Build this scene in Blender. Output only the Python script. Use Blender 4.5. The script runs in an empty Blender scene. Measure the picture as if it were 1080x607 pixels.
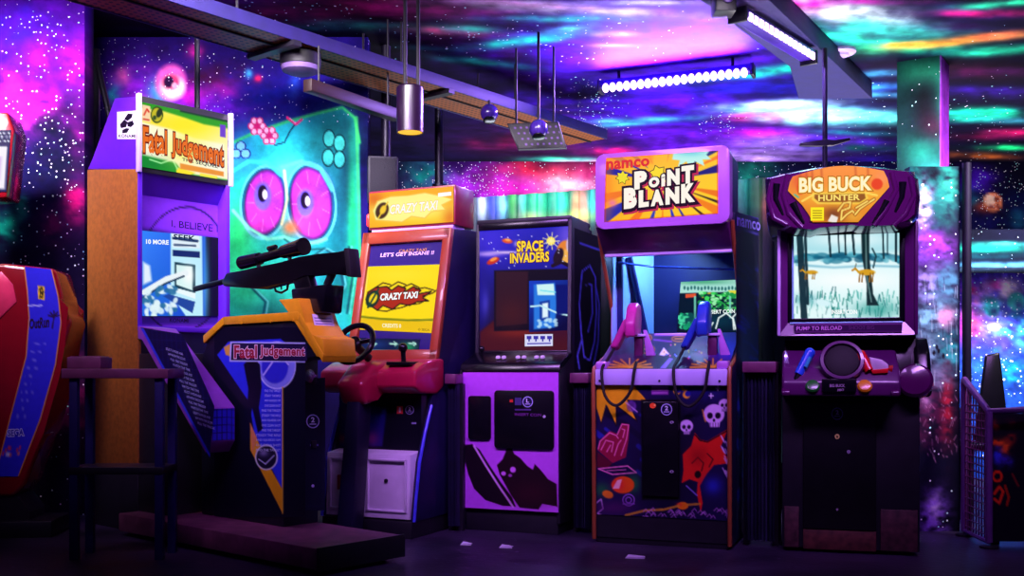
import bpy, bmesh, math, random
import numpy as np
from mathutils import Vector, Matrix
random.seed(7)
rng = np.random.default_rng(7)
S = bpy.context.scene
C = S.collection
F, CX, HY, CZ = 1080.0, 540.0, 392.0, 0.88      # focal length in pixels, picture centre, horizon row, eye height
CEIL = 3.2

# ------------------------------------------------------------------ camera
cd = bpy.data.cameras.new('camera'); cam = bpy.data.objects.new('camera', cd); C.objects.link(cam)
cam.location = (0, 0, CZ); cam.rotation_euler = (math.pi/2, 0, 0)
cd.sensor_width = 36; cd.lens = 36; cd.shift_y = (HY-303.5)/1080
S.camera = cam
S.view_settings.view_transform = 'Standard'; S.view_settings.look = 'None'
S.view_settings.exposure = 0.0; S.view_settings.gamma = 1.0; S.view_settings.use_curve_mapping = False
S.cycles.use_denoising = True
S.cycles.max_bounces = 6; S.cycles.sample_clamp_indirect = 4

# ------------------------------------------------------------------ world and wash lights
W = bpy.data.worlds.new('world'); S.world = W; W.use_nodes = True
bg = W.node_tree.nodes['Background']; bg.inputs['Color'].default_value = (0.16, 0.05, 0.6, 1); bg.inputs['Strength'].default_value = 0.05

def area(name, loc, aim, sx, sy, power, col, spread=180):
    d = bpy.data.lights.new(name, 'AREA'); d.shape = 'RECTANGLE'; d.size = sx; d.size_y = sy
    d.energy = power; d.color = col; d.spread = math.radians(spread)
    o = bpy.data.objects.new(name, d); C.objects.link(o)
    o.location = loc
    o.rotation_euler = (Vector(aim)-Vector(loc)).to_track_quat('-Z', 'Y').to_euler()
    return o

WHITE = (1.0, 0.90, 1.0); UV = (0.60, 0.26, 1.0); DEEP = (0.35, 0.10, 1.0)
# unseen lights added behind the divider to brighten the painted ceiling and far wall
area('added_uplight', (0.4, 9.2, 0.3), (0.4, 8.8, 3.2), 3.0, 1.6, 112, (.78, .84, 1), 140)
area('added_uplight', (4.2, 9.2, 0.3), (4.0, 8.8, 3.2), 2.6, 1.6, 190, WHITE, 140)
area('added_uplight', (0.2, 9.9, 0.3), (0.2, 11.3, 2.7), 2.4, 0.4, 95, WHITE, 110)
area('added_uplight', (2.5, 6.7, 0.3), (2.6, 6.7, 3.2), 0.4, 0.4, 55, WHITE, 110)
area('added_wall_fill', (2.9, 5.5, 3.1), (3.05, 7.6, 2.4), 0.4, 0.1, 16, WHITE, 40)  # added from above to brighten the column
area('added_uplight', (1.7, 7.3, 0.3), (2.0, 7.3, 3.2), 1.8, 0.5, 12, (.7, .8, 1), 130)
# unseen lights added above the frame to brighten the walls
area('added_wall_fill', (-1.6, 4.9, 3.05), (-1.5, 7.1, 1.9), 1.6, 0.3, 46, WHITE, 80)
area('added_wall_fill', (-3.1, 4.5, 3.05), (-3.2, 6.3, 2.0), 1.4, 0.3, 62, WHITE, 75)
area('added_wall_fill', (3.2, 4.4, 3.1), (2.45, 5.7, 1.6), 0.6, 0.3, 19, WHITE, 45)
area('added_wall_fill', (0.5, 5.3, 3.1), (0.5, 7.1, 2.1), 2.2, 0.1, 16, WHITE, 40)
area('added_wall_fill', (4.6, 6.5, 3.1), (4.4, 8.5, 1.2), 1.2, 0.3, 85, WHITE, 70)
# unseen violet lights added over the aisle for the cabinet fronts
area('added_violet_fill', (-0.6, 3.2, 3.0), (-0.4, 5.6, 1.5), 1.8, 0.3, 24, UV, 75)
area('added_violet_fill', (1.5, 2.9, 3.0), (1.3, 5.2, 1.5), 1.8, 0.3, 20, UV, 75)
area('added_violet_fill', (-2.6, 3.4, 3.0), (-1.6, 5.8, 1.7), 1.0, 0.3, 14, (.85, .6, 1), 70)

# ------------------------------------------------------------------ colour and materials
def lin(c):
    c = np.asarray(c, float)
    if c.max() > 1.001: c = c/255.0
    return np.where(c <= 0.04045, c/12.92, ((c+0.055)/1.055)**2.4)

def new_mat(name):
    m = bpy.data.materials.new(name); m.use_nodes = True
    nt = m.node_tree; nt.nodes.clear()
    out = nt.nodes.new('ShaderNodeOutputMaterial'); p = nt.nodes.new('ShaderNodeBsdfPrincipled')
    nt.links.new(p.outputs[0], out.inputs[0])
    return m, nt, p

MATS = {}
def mat(name, col, rough=0.5, metal=0.0, var=0.18, scale=14.0, bump=0.0, coat=0.0, emit=0.0):
    if name in MATS: return MATS[name]
    m, nt, p = new_mat(name)
    c = lin(col)
    tc = nt.nodes.new('ShaderNodeTexCoord'); nz = nt.nodes.new('ShaderNodeTexNoise')
    nz.inputs['Scale'].default_value = scale; nz.inputs['Detail'].default_value = 5
    nt.links.new(tc.outputs['Object'], nz.inputs['Vector'])
    rp = nt.nodes.new('ShaderNodeValToRGB')
    rp.color_ramp.elements[0].position = 0.3; rp.color_ramp.elements[1].position = 0.7
    rp.color_ramp.elements[0].color = (*(c*(1-var)), 1); rp.color_ramp.elements[1].color = (*np.minimum(c*(1+var), 1), 1)
    nt.links.new(nz.outputs['Fac'], rp.inputs['Fac'])
    nt.links.new(rp.outputs['Color'], p.inputs['Base Color'])
    p.inputs['Roughness'].default_value = rough; p.inputs['Metallic'].default_value = metal
    p.inputs['Coat Weight'].default_value = coat
    if emit:
        nt.links.new(rp.outputs['Color'], p.inputs['Emission Color']); p.inputs['Emission Strength'].default_value = emit
    if bump:
        b = nt.nodes.new('ShaderNodeBump'); b.inputs['Strength'].default_value = bump; b.inputs['Distance'].default_value = 0.01
        nt.links.new(nz.outputs['Fac'], b.inputs['Height']); nt.links.new(b.outputs['Normal'], p.inputs['Normal'])
    MATS[name] = m
    return m

def attr_mat(name, emit=0.0, rough=0.45, coat=0.0, grain=0.0):
    m, nt, p = new_mat(name)
    a = nt.nodes.new('ShaderNodeAttribute'); a.attribute_name = 'Col'
    src = a.outputs['Color']
    if grain:
        tc = nt.nodes.new('ShaderNodeTexCoord'); nz = nt.nodes.new('ShaderNodeTexNoise'); nz.inputs['Scale'].default_value = 30
        nz.inputs['Detail'].default_value = 6; nt.links.new(tc.outputs['Object'], nz.inputs['Vector'])
        mr = nt.nodes.new('ShaderNodeMapRange'); mr.inputs['To Min'].default_value = 1-grain; mr.inputs['To Max'].default_value = 1+grain
        nt.links.new(nz.outputs['Fac'], mr.inputs['Value'])
        mx = nt.nodes.new('ShaderNodeVectorMath'); mx.operation = 'SCALE'
        nt.links.new(src, mx.inputs[0]); nt.links.new(mr.outputs[0], mx.inputs['Scale']); src = mx.outputs[0]
    if emit:
        p.inputs['Base Color'].default_value = (0.004, 0.004, 0.005, 1)
        nt.links.new(src, p.inputs['Emission Color']); p.inputs['Emission Strength'].default_value = emit
    else:
        nt.links.new(src, p.inputs['Base Color'])
    p.inputs['Roughness'].default_value = rough; p.inputs['Coat Weight'].default_value = coat; p.inputs['Specular IOR Level'].default_value = 0.25
    MATS[name] = m
    return m

def galaxy_mat(name, star_scale=26.0, size=0.16, keep=0.55):
    """Painted cosmos: colour from the mesh, spray-paint grain and speckled stars from nodes (alpha = how many stars)."""
    m, nt, p = new_mat(name); N = nt.nodes; L = nt.links
    a = N.new('ShaderNodeAttribute'); a.attribute_name = 'Col'
    tc = N.new('ShaderNodeTexCoord')
    nz = N.new('ShaderNodeTexNoise'); nz.inputs['Scale'].default_value = 5; nz.inputs['Detail'].default_value = 8; nz.inputs['Roughness'].default_value = 0.65
    L.new(tc.outputs['Object'], nz.inputs['Vector'])
    mr = N.new('ShaderNodeMapRange'); mr.inputs['From Min'].default_value = 0.3; mr.inputs['From Max'].default_value = 0.7
    mr.inputs['To Min'].default_value = 0.5; mr.inputs['To Max'].default_value = 1.35
    L.new(nz.outputs['Fac'], mr.inputs['Value'])
    sc = N.new('ShaderNodeVectorMath'); sc.operation = 'SCALE'; L.new(a.outputs['Color'], sc.inputs[0]); L.new(mr.outputs[0], sc.inputs['Scale'])
    col = sc.outputs[0]
    for k, (s_, r_, kp) in enumerate(((star_scale, size, keep), (star_scale*0.42, size*0.62, keep*0.55))):
        v = N.new('ShaderNodeTexVoronoi'); v.inputs['Scale'].default_value = s_; L.new(tc.outputs['Object'], v.inputs['Vector'])
        sep = N.new('ShaderNodeSeparateColor'); L.new(v.outputs['Color'], sep.inputs[0])
        den = N.new('ShaderNodeMath'); den.operation = 'MULTIPLY'; den.inputs[1].default_value = kp; L.new(a.outputs['Alpha'], den.inputs[0])
        on = N.new('ShaderNodeMath'); on.operation = 'LESS_THAN'; L.new(sep.outputs[0], on.inputs[0]); L.new(den.outputs[0], on.inputs[1])
        rad = N.new('ShaderNodeMath'); rad.operation = 'MULTIPLY'; rad.inputs[1].default_value = r_; L.new(sep.outputs[1], rad.inputs[0])
        rad2 = N.new('ShaderNodeMath'); rad2.operation = 'ADD'; rad2.inputs[1].default_value = r_*0.45; L.new(rad.outputs[0], rad2.inputs[0])
        lt = N.new('ShaderNodeMath'); lt.operation = 'LESS_THAN'; L.new(v.outputs['Distance'], lt.inputs[0]); L.new(rad2.outputs[0], lt.inputs[1])
        mk = N.new('ShaderNodeMath'); mk.operation = 'MULTIPLY'; L.new(on.outputs[0], mk.inputs[0]); L.new(lt.outputs[0], mk.inputs[1])
        rp = N.new('ShaderNodeValToRGB'); rp.color_ramp.elements[0].color = (0.35, 0.95, 1, 1); rp.color_ramp.elements[1].color = (1, 0.75, 1, 1)
        e = rp.color_ramp.elements.new(0.5); e.color = (0.9, 0.95, 1, 1)
        L.new(sep.outputs[2], rp.inputs['Fac'])
        mx = N.new('ShaderNodeMix'); mx.data_type = 'RGBA'
        L.new(mk.outputs[0], mx.inputs['Factor']); L.new(col, mx.inputs['A']); L.new(rp.outputs['Color'], mx.inputs['B'])
        col = mx.outputs['Result']
    L.new(col, p.inputs['Base Color']); p.inputs['Roughness'].default_value = 0.7
    p.inputs['Specular IOR Level'].default_value = 0.05
    MATS[name] = m
    return m

# ------------------------------------------------------------------ frames: a thing's place and heading
class Frame:
    """Local x runs left to right along a front, y goes back into the thing, z is up; origin on the floor."""
    def __init__(s, x, y, deg=0.0, z=0.0):
        s.x, s.y, s.z0 = x, y, z
        s.a = math.radians(deg)
        s.M = Matrix.Translation((x, y, z)) @ Matrix.Rotation(-s.a, 4, 'Z')
        s.Mi = s.M.inverted()
    @classmethod
    def front(cls, px, d, deg, w):          # front-left edge seen at column px and depth d, w wide
        a = math.radians(deg); x = (px-CX)/F*d
        return cls(x+math.cos(a)*w/2, d-math.sin(a)*w/2, deg)
    def at(s, px, py, p, n):                # where the sight line through a picture point meets a local plane
        o = s.Mi @ Vector((0, 0, CZ)); d = s.Mi.to_3x3() @ Vector(((px-CX)/F, 1, -(py-HY)/F))
        p = Vector(p); n = Vector(n)
        return o + d*((p-o).dot(n)/d.dot(n))
    def fr(s, px, py, y=0.0): return s.at(px, py, (0, y, 0), (0, 1, 0))
    def sd(s, px, py, x=0.0): return s.at(px, py, (x, 0, 0), (1, 0, 0))
    def yz(s, px, py, x=0.0):
        v = s.sd(px, py, x); return (v.y, v.z)
    def project(s, P):                      # local points (n,3) to picture columns and rows
        P = np.asarray(P, float); R = np.array(s.M)
        q = P @ R[:3, :3].T + R[:3, 3]
        return CX+F*q[:, 0]/q[:, 1], HY-F*(q[:, 2]-CZ)/q[:, 1]
WORLD = Frame(0, 0, 0)
def wp(px, py, d): return Vector(((px-CX)/F*d, d, CZ-(py-HY)/F*d))
def wz(px, py, z):
    d = F*(z-CZ)/(HY-py); return Vector(((px-CX)/F*d, d, z))

# ------------------------------------------------------------------ things, parts
def tag(o, label, cat, group=None):
    o['label'] = label; o['category'] = cat
    if group: o['group'] = group
    return o
def thing(name, label, cat, fr=None, group=None, loc=None):
    o = bpy.data.objects.new(name, None); C.objects.link(o); o.empty_display_size = 0.1
    if fr is not None: o.matrix_world = fr.M
    elif loc is not None: o.location = loc
    return tag(o, label, cat, group)
def copy_tree(o, parent=None):
    c = o.copy(); C.objects.link(c)
    if parent is not None: c.parent = parent
    for ch in o.children: copy_tree(ch, c)
    return c

class MB:
    """Collects shapes into one mesh."""
    def __init__(s): s.bm = bmesh.new()
    def _bev(s, geom, b, seg):
        if b > 0:
            es = list({e for f in geom for e in f.edges})
            bmesh.ops.bevel(s.bm, geom=es, offset=b, segments=seg, profile=0.5, affect='EDGES', clamp_overlap=True)
    def solid(s, ring0, ring1, b=0.0, seg=2):
        v0 = [s.bm.verts.new(p) for p in ring0]; v1 = [s.bm.verts.new(p) for p in ring1]; n = len(v0)
        fs = [s.bm.faces.new(v0[::-1]), s.bm.faces.new(v1)]
        for i in range(n): fs.append(s.bm.faces.new((v0[i], v0[(i+1) % n], v1[(i+1) % n], v1[i])))
        s._bev(fs, b, seg); return s
    def box(s, x0, x1, y0, y1, z0, z1, b=0.0, seg=2):
        return s.solid([(x0, y0, z0), (x1, y0, z0), (x1, y1, z0), (x0, y1, z0)], [(x0, y0, z1), (x1, y0, z1), (x1, y1, z1), (x0, y1, z1)], b, seg)
    def prism(s, yz, x0, x1, b=0.0, seg=2):
        return s.solid([(x0, y, z) for y, z in yz], [(x1, y, z) for y, z in yz], b, seg)
    def plate(s, xz, y0, y1, b=0.0, seg=2):
        return s.solid([(x, y0, z) for x, z in xz], [(x, y1, z) for x, z in xz], b, seg)
    def slab(s, xy, z0, z1, b=0.0, seg=2):
        return s.solid([(x, y, z0) for x, y in xy], [(x, y, z1) for x, y in xy], b, seg)
    def plank(s, pts, t, b=0.0):            # a flat polygon given thickness t along its own normal
        P = [Vector(p) for p in pts]; n = (P[1]-P[0]).cross(P[2]-P[0]).normalized()
        return s.solid([tuple(p) for p in P], [tuple(p+n*t) for p in P], b)
    def tube(s, pts, r, n=10, r1=None, closed=False):
        P = [Vector(p) for p in pts]; rings = []; m = len(P); up = None
        for i, p in enumerate(P):
            if closed: t = P[(i+1) % m]-P[i-1]
            else: t = P[min(i+1, m-1)]-P[max(i-1, 0)]
            t.normalize()
            if up is None:
                up = t.orthogonal().normalized()
            up = (up - t*up.dot(t)).normalized(); w = t.cross(up)
            rr = r if r1 is None else r+(r1-r)*i/max(1, m-1)
            rings.append([s.bm.verts.new(p+(up*math.cos(2*math.pi*k/n)+w*math.sin(2*math.pi*k/n))*rr) for k in range(n)])
        for i in range(m if closed else m-1):
            a, b = rings[i], rings[(i+1) % m]
            for k in range(n): s.bm.faces.new((a[k], a[(k+1) % n], b[(k+1) % n], b[k]))
        if not closed:
            s.bm.faces.new(rings[0][::-1]); s.bm.faces.new(rings[-1])
        return s
    def lathe(s, prof, o=(0, 0, 0), axis=(0, 0, 1), n=24):
        ax = Vector(axis).normalized(); u = ax.orthogonal().normalized(); w = ax.cross(u); o = Vector(o); rings = []
        for r, h in prof:
            rings.append([s.bm.verts.new(o+ax*h+(u*math.cos(2*math.pi*k/n)+w*math.sin(2*math.pi*k/n))*max(r, 1e-4)) for k in range(n)])
        for a, b in zip(rings, rings[1:]):
            for k in range(n): s.bm.faces.new((a[k], a[(k+1) % n], b[(k+1) % n], b[k]))
        s.bm.faces.new(rings[0][::-1]); s.bm.faces.new(rings[-1]); return s
    def ball(s, c, r, n=14):
        rx, ry, rz = (r, r, r) if not hasattr(r, '__len__') else r
        bmesh.ops.create_uvsphere(s.bm, u_segments=n, v_segments=n//2+2, radius=1, matrix=Matrix.Translation(c) @ Matrix.Diagonal((rx, ry, rz, 1)))
        return s
    def build(s, name, m, parent=None, smooth=35):
        bmesh.ops.recalc_face_normals(s.bm, faces=s.bm.faces)
        me = bpy.data.meshes.new(name); s.bm.to_mesh(me); s.bm.free()
        me.materials.append(m)
        o = bpy.data.objects.new(name, me); C.objects.link(o)
        if parent is not None: o.parent = parent
        if smooth:
            me.shade_smooth(); me.set_sharp_from_angle(angle=math.radians(smooth))
        return o

# ------------------------------------------------------------------ painting on meshes
_T = rng.random((256, 256))
def vnoise(x, y):
    xi = np.floor(x).astype(int); yi = np.floor(y).astype(int); fx = x-xi; fy = y-yi
    fx = fx*fx*(3-2*fx); fy = fy*fy*(3-2*fy)
    g = lambda a, b: _T[a & 255, b & 255]
    return (g(xi, yi)*(1-fx)+g(xi+1, yi)*fx)*(1-fy)+(g(xi, yi+1)*(1-fx)+g(xi+1, yi+1)*fx)*fy
def fbm(x, y, o=4):
    t = 0; a = 0.5
    for k in range(o): t = t+a*vnoise(x*2**k+17*k, y*2**k+31*k); a *= 0.5
    return t/(1-0.5**o)

class Paint:
    """Colours laid on a set of surface points; shapes are given in the picture's own measure."""
    def __init__(s, X, Y, col=(0, 0, 0)):
        s.X, s.Y = X, Y; s.C = np.tile(np.asarray(col, float)/255, (len(X), 1)); s.A = np.zeros(len(X))
    def mix(s, m, col):
        s.C += (np.asarray(col, float)/255 - s.C)*np.clip(m, 0, 1)[:, None]
    def _rot(s, cx, cy, ang):
        a = math.radians(ang); dx, dy = s.X-cx, s.Y-cy
        return dx*math.cos(a)+dy*math.sin(a), -dx*math.sin(a)+dy*math.cos(a)
    def ell(s, cx, cy, rx, ry, col, ang=0, soft=0.7, a=1.0):
        u, v = s._rot(cx, cy, ang); r = np.sqrt((u/rx)**2+(v/ry)**2)
        s.mix(a*np.clip((1-r)*min(rx, ry)/soft+0.5, 0, 1), col)
    def ring(s, cx, cy, rx, ry, w, col, ang=0, a=1.0):
        u, v = s._rot(cx, cy, ang); r = np.sqrt((u/rx)**2+(v/ry)**2); d = np.abs(1-r)*min(rx, ry)
        s.mix(a*np.clip((w/2-d)/0.7+0.5, 0, 1), col)
    def gauss(s, cx, cy, rx, ry, col, a=1.0, ang=0, rough=0.0, rs=0.06):
        u, v = s._rot(cx, cy, ang); m = np.exp(-((u/rx)**2+(v/ry)**2))
        if rough: m = m*np.clip(1+rough*(fbm(s.X*rs+cx, s.Y*rs*1.6+cy)-0.5)*4, 0, 2)
        s.mix(a*m, col)
    def poly(s, pts, col, soft=0.7, a=1.0):
        P = np.asarray(pts, float); ins = np.zeros(len(s.X), bool); dist = np.full(len(s.X), 1e9)
        for (x0, y0), (x1, y1) in zip(P, np.roll(P, -1, 0)):
            c = ((y0 > s.Y) != (y1 > s.Y))
            with np.errstate(all='ignore'): xx = (x1-x0)*(s.Y-y0)/(y1-y0+1e-12)+x0
            ins ^= c & (s.X < xx)
            dx, dy = x1-x0, y1-y0; t = np.clip(((s.X-x0)*dx+(s.Y-y0)*dy)/(dx*dx+dy*dy+1e-9), 0, 1)
            dist = np.minimum(dist, np.hypot(s.X-x0-t*dx, s.Y-y0-t*dy))
        s.mix(a*np.clip(np.where(ins, dist, -dist)/soft+0.5, 0, 1), col)
    def line(s, pts, w, col, a=1.0, soft=0.7):
        dist = np.full(len(s.X), 1e9)
        for (x0, y0), (x1, y1) in zip(pts, pts[1:]):
            dx, dy = x1-x0, y1-y0; t = np.clip(((s.X-x0)*dx+(s.Y-y0)*dy)/(dx*dx+dy*dy+1e-9), 0, 1)
            dist = np.minimum(dist, np.hypot(s.X-x0-t*dx, s.Y-y0-t*dy))
        s.mix(a*np.clip((w/2-dist)/soft+0.5, 0, 1), col)
    def grad(s, p0, c0, p1, c1):
        dx, dy = p1[0]-p0[0], p1[1]-p0[1]; t = np.clip(((s.X-p0[0])*dx+(s.Y-p0[1])*dy)/(dx*dx+dy*dy), 0, 1)[:, None]
        s.C = (np.asarray(c0, float)*(1-t)+np.asarray(c1, float)*t)/255
    def noise(s, sc, amt, col=None):
        n = fbm(s.X*sc, s.Y*sc)-0.5
        if col is None: s.C = np.clip(s.C*(1+amt*2*n)[:, None], 0, 1)
        else: s.mix(np.clip(n*amt*4, 0, 1), col)
    def stars(s, cx, cy, rx, ry, a):
        s.A = np.maximum(s.A, a*np.exp(-(((s.X-cx)/rx)**2+((s.Y-cy)/ry)**2)))

_G = {}
def _mesh_text(t, off, shear):
    cu = bpy.data.curves.new('t', 'FONT'); cu.body = t; cu.size = 1; cu.offset = off; cu.shear = shear; cu.resolution_u = 3; cu.space_character = 1.0+max(off, 0)*1.2
    o = bpy.data.objects.new('t', cu); C.objects.link(o)
    me = o.to_mesh(); V = np.array([v.co[:2] for v in me.vertices]) if len(me.vertices) else np.zeros((0, 2)); Fc = [tuple(p.vertices) for p in me.polygons]
    o.to_mesh_clear(); bpy.data.objects.remove(o); bpy.data.curves.remove(cu)
    return V, Fc
def glyphs(t, off=0.0, shear=0.0, grow=0.0):
    k = (t, off, shear, grow)
    if k not in _G:
        V, Fc = _mesh_text(t, off, shear); lo, hi = V.min(0), V.max(0)
        if grow:
            cu_sp = 1.0+max(off, 0)*1.2
            cu = bpy.data.curves.new('t', 'FONT'); cu.body = t; cu.size = 1; cu.offset = off+grow; cu.shear = shear; cu.resolution_u = 3; cu.space_character = cu_sp
            o = bpy.data.objects.new('t', cu); C.objects.link(o); me = o.to_mesh()
            V = np.array([v.co[:2] for v in me.vertices]); Fc = [tuple(p.vertices) for p in me.polygons]
            o.to_mesh_clear(); bpy.data.objects.remove(o); bpy.data.curves.remove(cu)
        _G[k] = ((V-lo)/(hi-lo), Fc)
    return _G[k]

class Art:
    """One printed or lit panel: a painted sheet plus lettering and crisp shapes lying on it, all one mesh."""
    def __init__(s, fr, p, n, lift=0.0012):
        s.fr, s.p, s.n = fr, Vector(p), Vector(n).normalized()
        o = fr.Mi @ Vector((0, 0, CZ))
        if (o-s.p).dot(s.n) < 0: s.n = -s.n
        s.V, s.Fc, s.K, s.lift, s.base = [], [], [], lift, None
    def on(s, px, py, layer=0):
        return s.fr.at(px, py, s.p+s.n*(layer*s.lift), s.n)
    def sheet(s, quad, nu, nv, col=(0, 0, 0), local=False, depth=0.0):
        """quad TL, TR, BR, BL in picture points (or local points)."""
        Q = [np.array(q if local else s.on(*q)) for q in quad]
        u, v = np.meshgrid(np.linspace(0, 1, nu), np.linspace(0, 1, nv)); u = u.ravel()[:, None]; v = v.ravel()[:, None]
        P = (Q[0]*(1-u)+Q[1]*u)*(1-v)+(Q[3]*(1-u)+Q[2]*u)*v
        return s.points(P, nu, nv, col, depth)
    def points(s, P, nu, nv, col=(0, 0, 0), depth=0.0):
        b = len(s.V); s.V += [tuple(p) for p in P]
        for j in range(nv-1):
            for i in range(nu-1):
                k = b+j*nu+i; s.Fc.append((k, k+nu, k+nu+1, k+1))
        X, Y = s.fr.project(P); pt = Paint(X, Y, col); s.K.append(pt)
        if depth:                           # give the sheet an edge: a rim and a back
            per = [i for i in range(nu)]+[j*nu+nu-1 for j in range(1, nv)]+[(nv-1)*nu+i for i in range(nu-2, -1, -1)]+[j*nu for j in range(nv-2, 0, -1)]
            c = len(s.V); back = [tuple(Vector(P[i])-s.n*depth) for i in per]; s.V += back; m = len(per)
            for i in range(m): s.Fc.append((b+per[i], b+per[(i+1) % m], c+(i+1) % m, c+i))
            s.Fc.append(tuple(range(c, c+m)))
            Xb, Yb = s.fr.project(np.array(back)); s.K.append(Paint(Xb, Yb, (12, 12, 16)))
        return pt
    def flat(s, pts, faces, col):
        b = len(s.V); s.V += [tuple(p) for p in pts]; s.Fc += [tuple(b+i for i in f) for f in faces]
        p = Paint(np.zeros(len(pts)), np.zeros(len(pts)), col); s.K.append(p)
    def poly(s, px, col, layer=1):
        s.flat([s.on(x, y, layer) for x, y in px], [tuple(range(len(px)))], col)
    def disc(s, cx, cy, rx, ry, col, layer=1, n=20, ang=0):
        a = math.radians(ang)
        pts = []
        for k in range(n):
            t = 2*math.pi*k/n; u, v = rx*math.cos(t), ry*math.sin(t)
            pts.append((cx+u*math.cos(a)-v*math.sin(a), cy+u*math.sin(a)+v*math.cos(a)))
        s.poly(pts, col, layer)
    def star(s, cx, cy, r0, r1, n, col, layer=1, ang=0, sy=1.0):
        s.poly([(cx+(r1 if k % 2 else r0)*math.cos(math.pi*k/n+ang), cy+sy*(r1 if k % 2 else r0)*math.sin(math.pi*k/n+ang)) for k in range(2*n)], col, layer)
    def text(s, t, a, b, h0, h1=None, col=(255, 255, 255), layer=2, bold=0.0, shear=0.0, grow=0.0):
        """a, b: bottom-left and bottom-right of the words in picture points; h0, h1: heights at both ends."""
        h1 = h0 if h1 is None else h1
        V, Fc = glyphs(t, bold, shear, grow)
        pts = [s.on(a[0]+(b[0]-a[0])*u, a[1]+(b[1]-a[1])*u-(h0+(h1-h0)*u)*v, layer) for u, v in V]
        s.flat(pts, Fc, col)
    def build(s, name, m, parent=None):
        me = bpy.data.meshes.new(name); me.from_pydata(s.V, [], s.Fc); me.update()
        col = np.concatenate([np.concatenate([lin(np.clip(k.C, 0, 1)), k.A[:, None] if m.name.startswith('galaxy') else np.ones((len(k.C), 1))], 1) for k in s.K])
        at = me.color_attributes.new('Col', 'FLOAT_COLOR', 'POINT'); at.data.foreach_set('color', col.ravel().astype(np.float32))
        me.materials.append(m)
        o = bpy.data.objects.new(name, me); C.objects.link(o)
        if parent is not None: o.parent = parent
        else: o.matrix_world = s.fr.M
        return o

PRINT = attr_mat('printed_art', 0, 0.42, 0.03, 0.12)
GLOW = attr_mat('backlit_art', 1.0, 0.25)
GLOWSOFT = attr_mat('screen_picture', 1.0, 0.12)
GALW = galaxy_mat('galaxy_wall', 42, 0.19, 1.0)
GALC = galaxy_mat('galaxy_ceiling', 30, 0.17, 0.85)
BLACK = mat('black_laminate', (26, 24, 34), 0.42)
BLACKGLOSS = mat('black_plastic', (14, 13, 20), 0.22)
DARKMETAL = mat('dark_metal', (22, 19, 30), 0.55, 0.2)
CHROME = mat('bright_metal', (190, 185, 200), 0.25, 0.9)
NAVY = mat('navy_laminate', (22, 20, 90), 0.4)
WHITEP = mat('white_laminate', (225, 215, 235), 0.45, var=0.06)
RUBBER = mat('black_rubber', (12, 11, 14), 0.7)
YELLOW = mat('yellow_trim', (235, 170, 20), 0.4, var=0.08)
def struct(o): o['kind'] = 'structure'; return o
def lerp(a, b, t): return a+(b-a)*t
# ------------------------------------------------------------------ the room
def floor_mat():
    m, nt, p = new_mat('floor_carpet'); N = nt.nodes; L = nt.links
    tc = N.new('ShaderNodeTexCoord')
    n1 = N.new('ShaderNodeTexNoise'); n1.inputs['Scale'].default_value = 2.2; n1.inputs['Detail'].default_value = 8; L.new(tc.outputs['Object'], n1.inputs['Vector'])
    rp = N.new('ShaderNodeValToRGB'); rp.color_ramp.elements[0].position = 0.35; rp.color_ramp.elements[1].position = 0.7
    rp.color_ramp.elements[0].color = (*lin((26, 20, 42)), 1); rp.color_ramp.elements[1].color = (*lin((60, 46, 78)), 1)
    L.new(n1.outputs['Fac'], rp.inputs['Fac'])
    v = N.new('ShaderNodeTexNoise'); v.inputs['Scale'].default_value = 26; v.inputs['Detail'].default_value = 4; L.new(tc.outputs['Object'], v.inputs['Vector'])
    gt = N.new('ShaderNodeMath'); gt.operation = 'GREATER_THAN'; gt.inputs[1].default_value = 0.69; L.new(v.outputs['Fac'], gt.inputs[0])
    mx = N.new('ShaderNodeMix'); mx.data_type = 'RGBA'; L.new(gt.outputs[0], mx.inputs['Factor']); L.new(rp.outputs['Color'], mx.inputs['A'])
    mx.inputs['B'].default_value = (*lin((104, 84, 120)), 1)
    L.new(mx.outputs['Result'], p.inputs['Base Color']); p.inputs['Roughness'].default_value = 0.45
    b = N.new('ShaderNodeBump'); b.inputs['Strength'].default_value = 0.25; b.inputs['Distance'].default_value = 0.01
    L.new(v.outputs['Fac'], b.inputs['Height']); L.new(b.outputs['Normal'], p.inputs['Normal'])
    return m
struct(MB().box(-6, 9, -1.5, 12, -0.1, 0).build('floor', floor_mat(), smooth=0))

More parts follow.
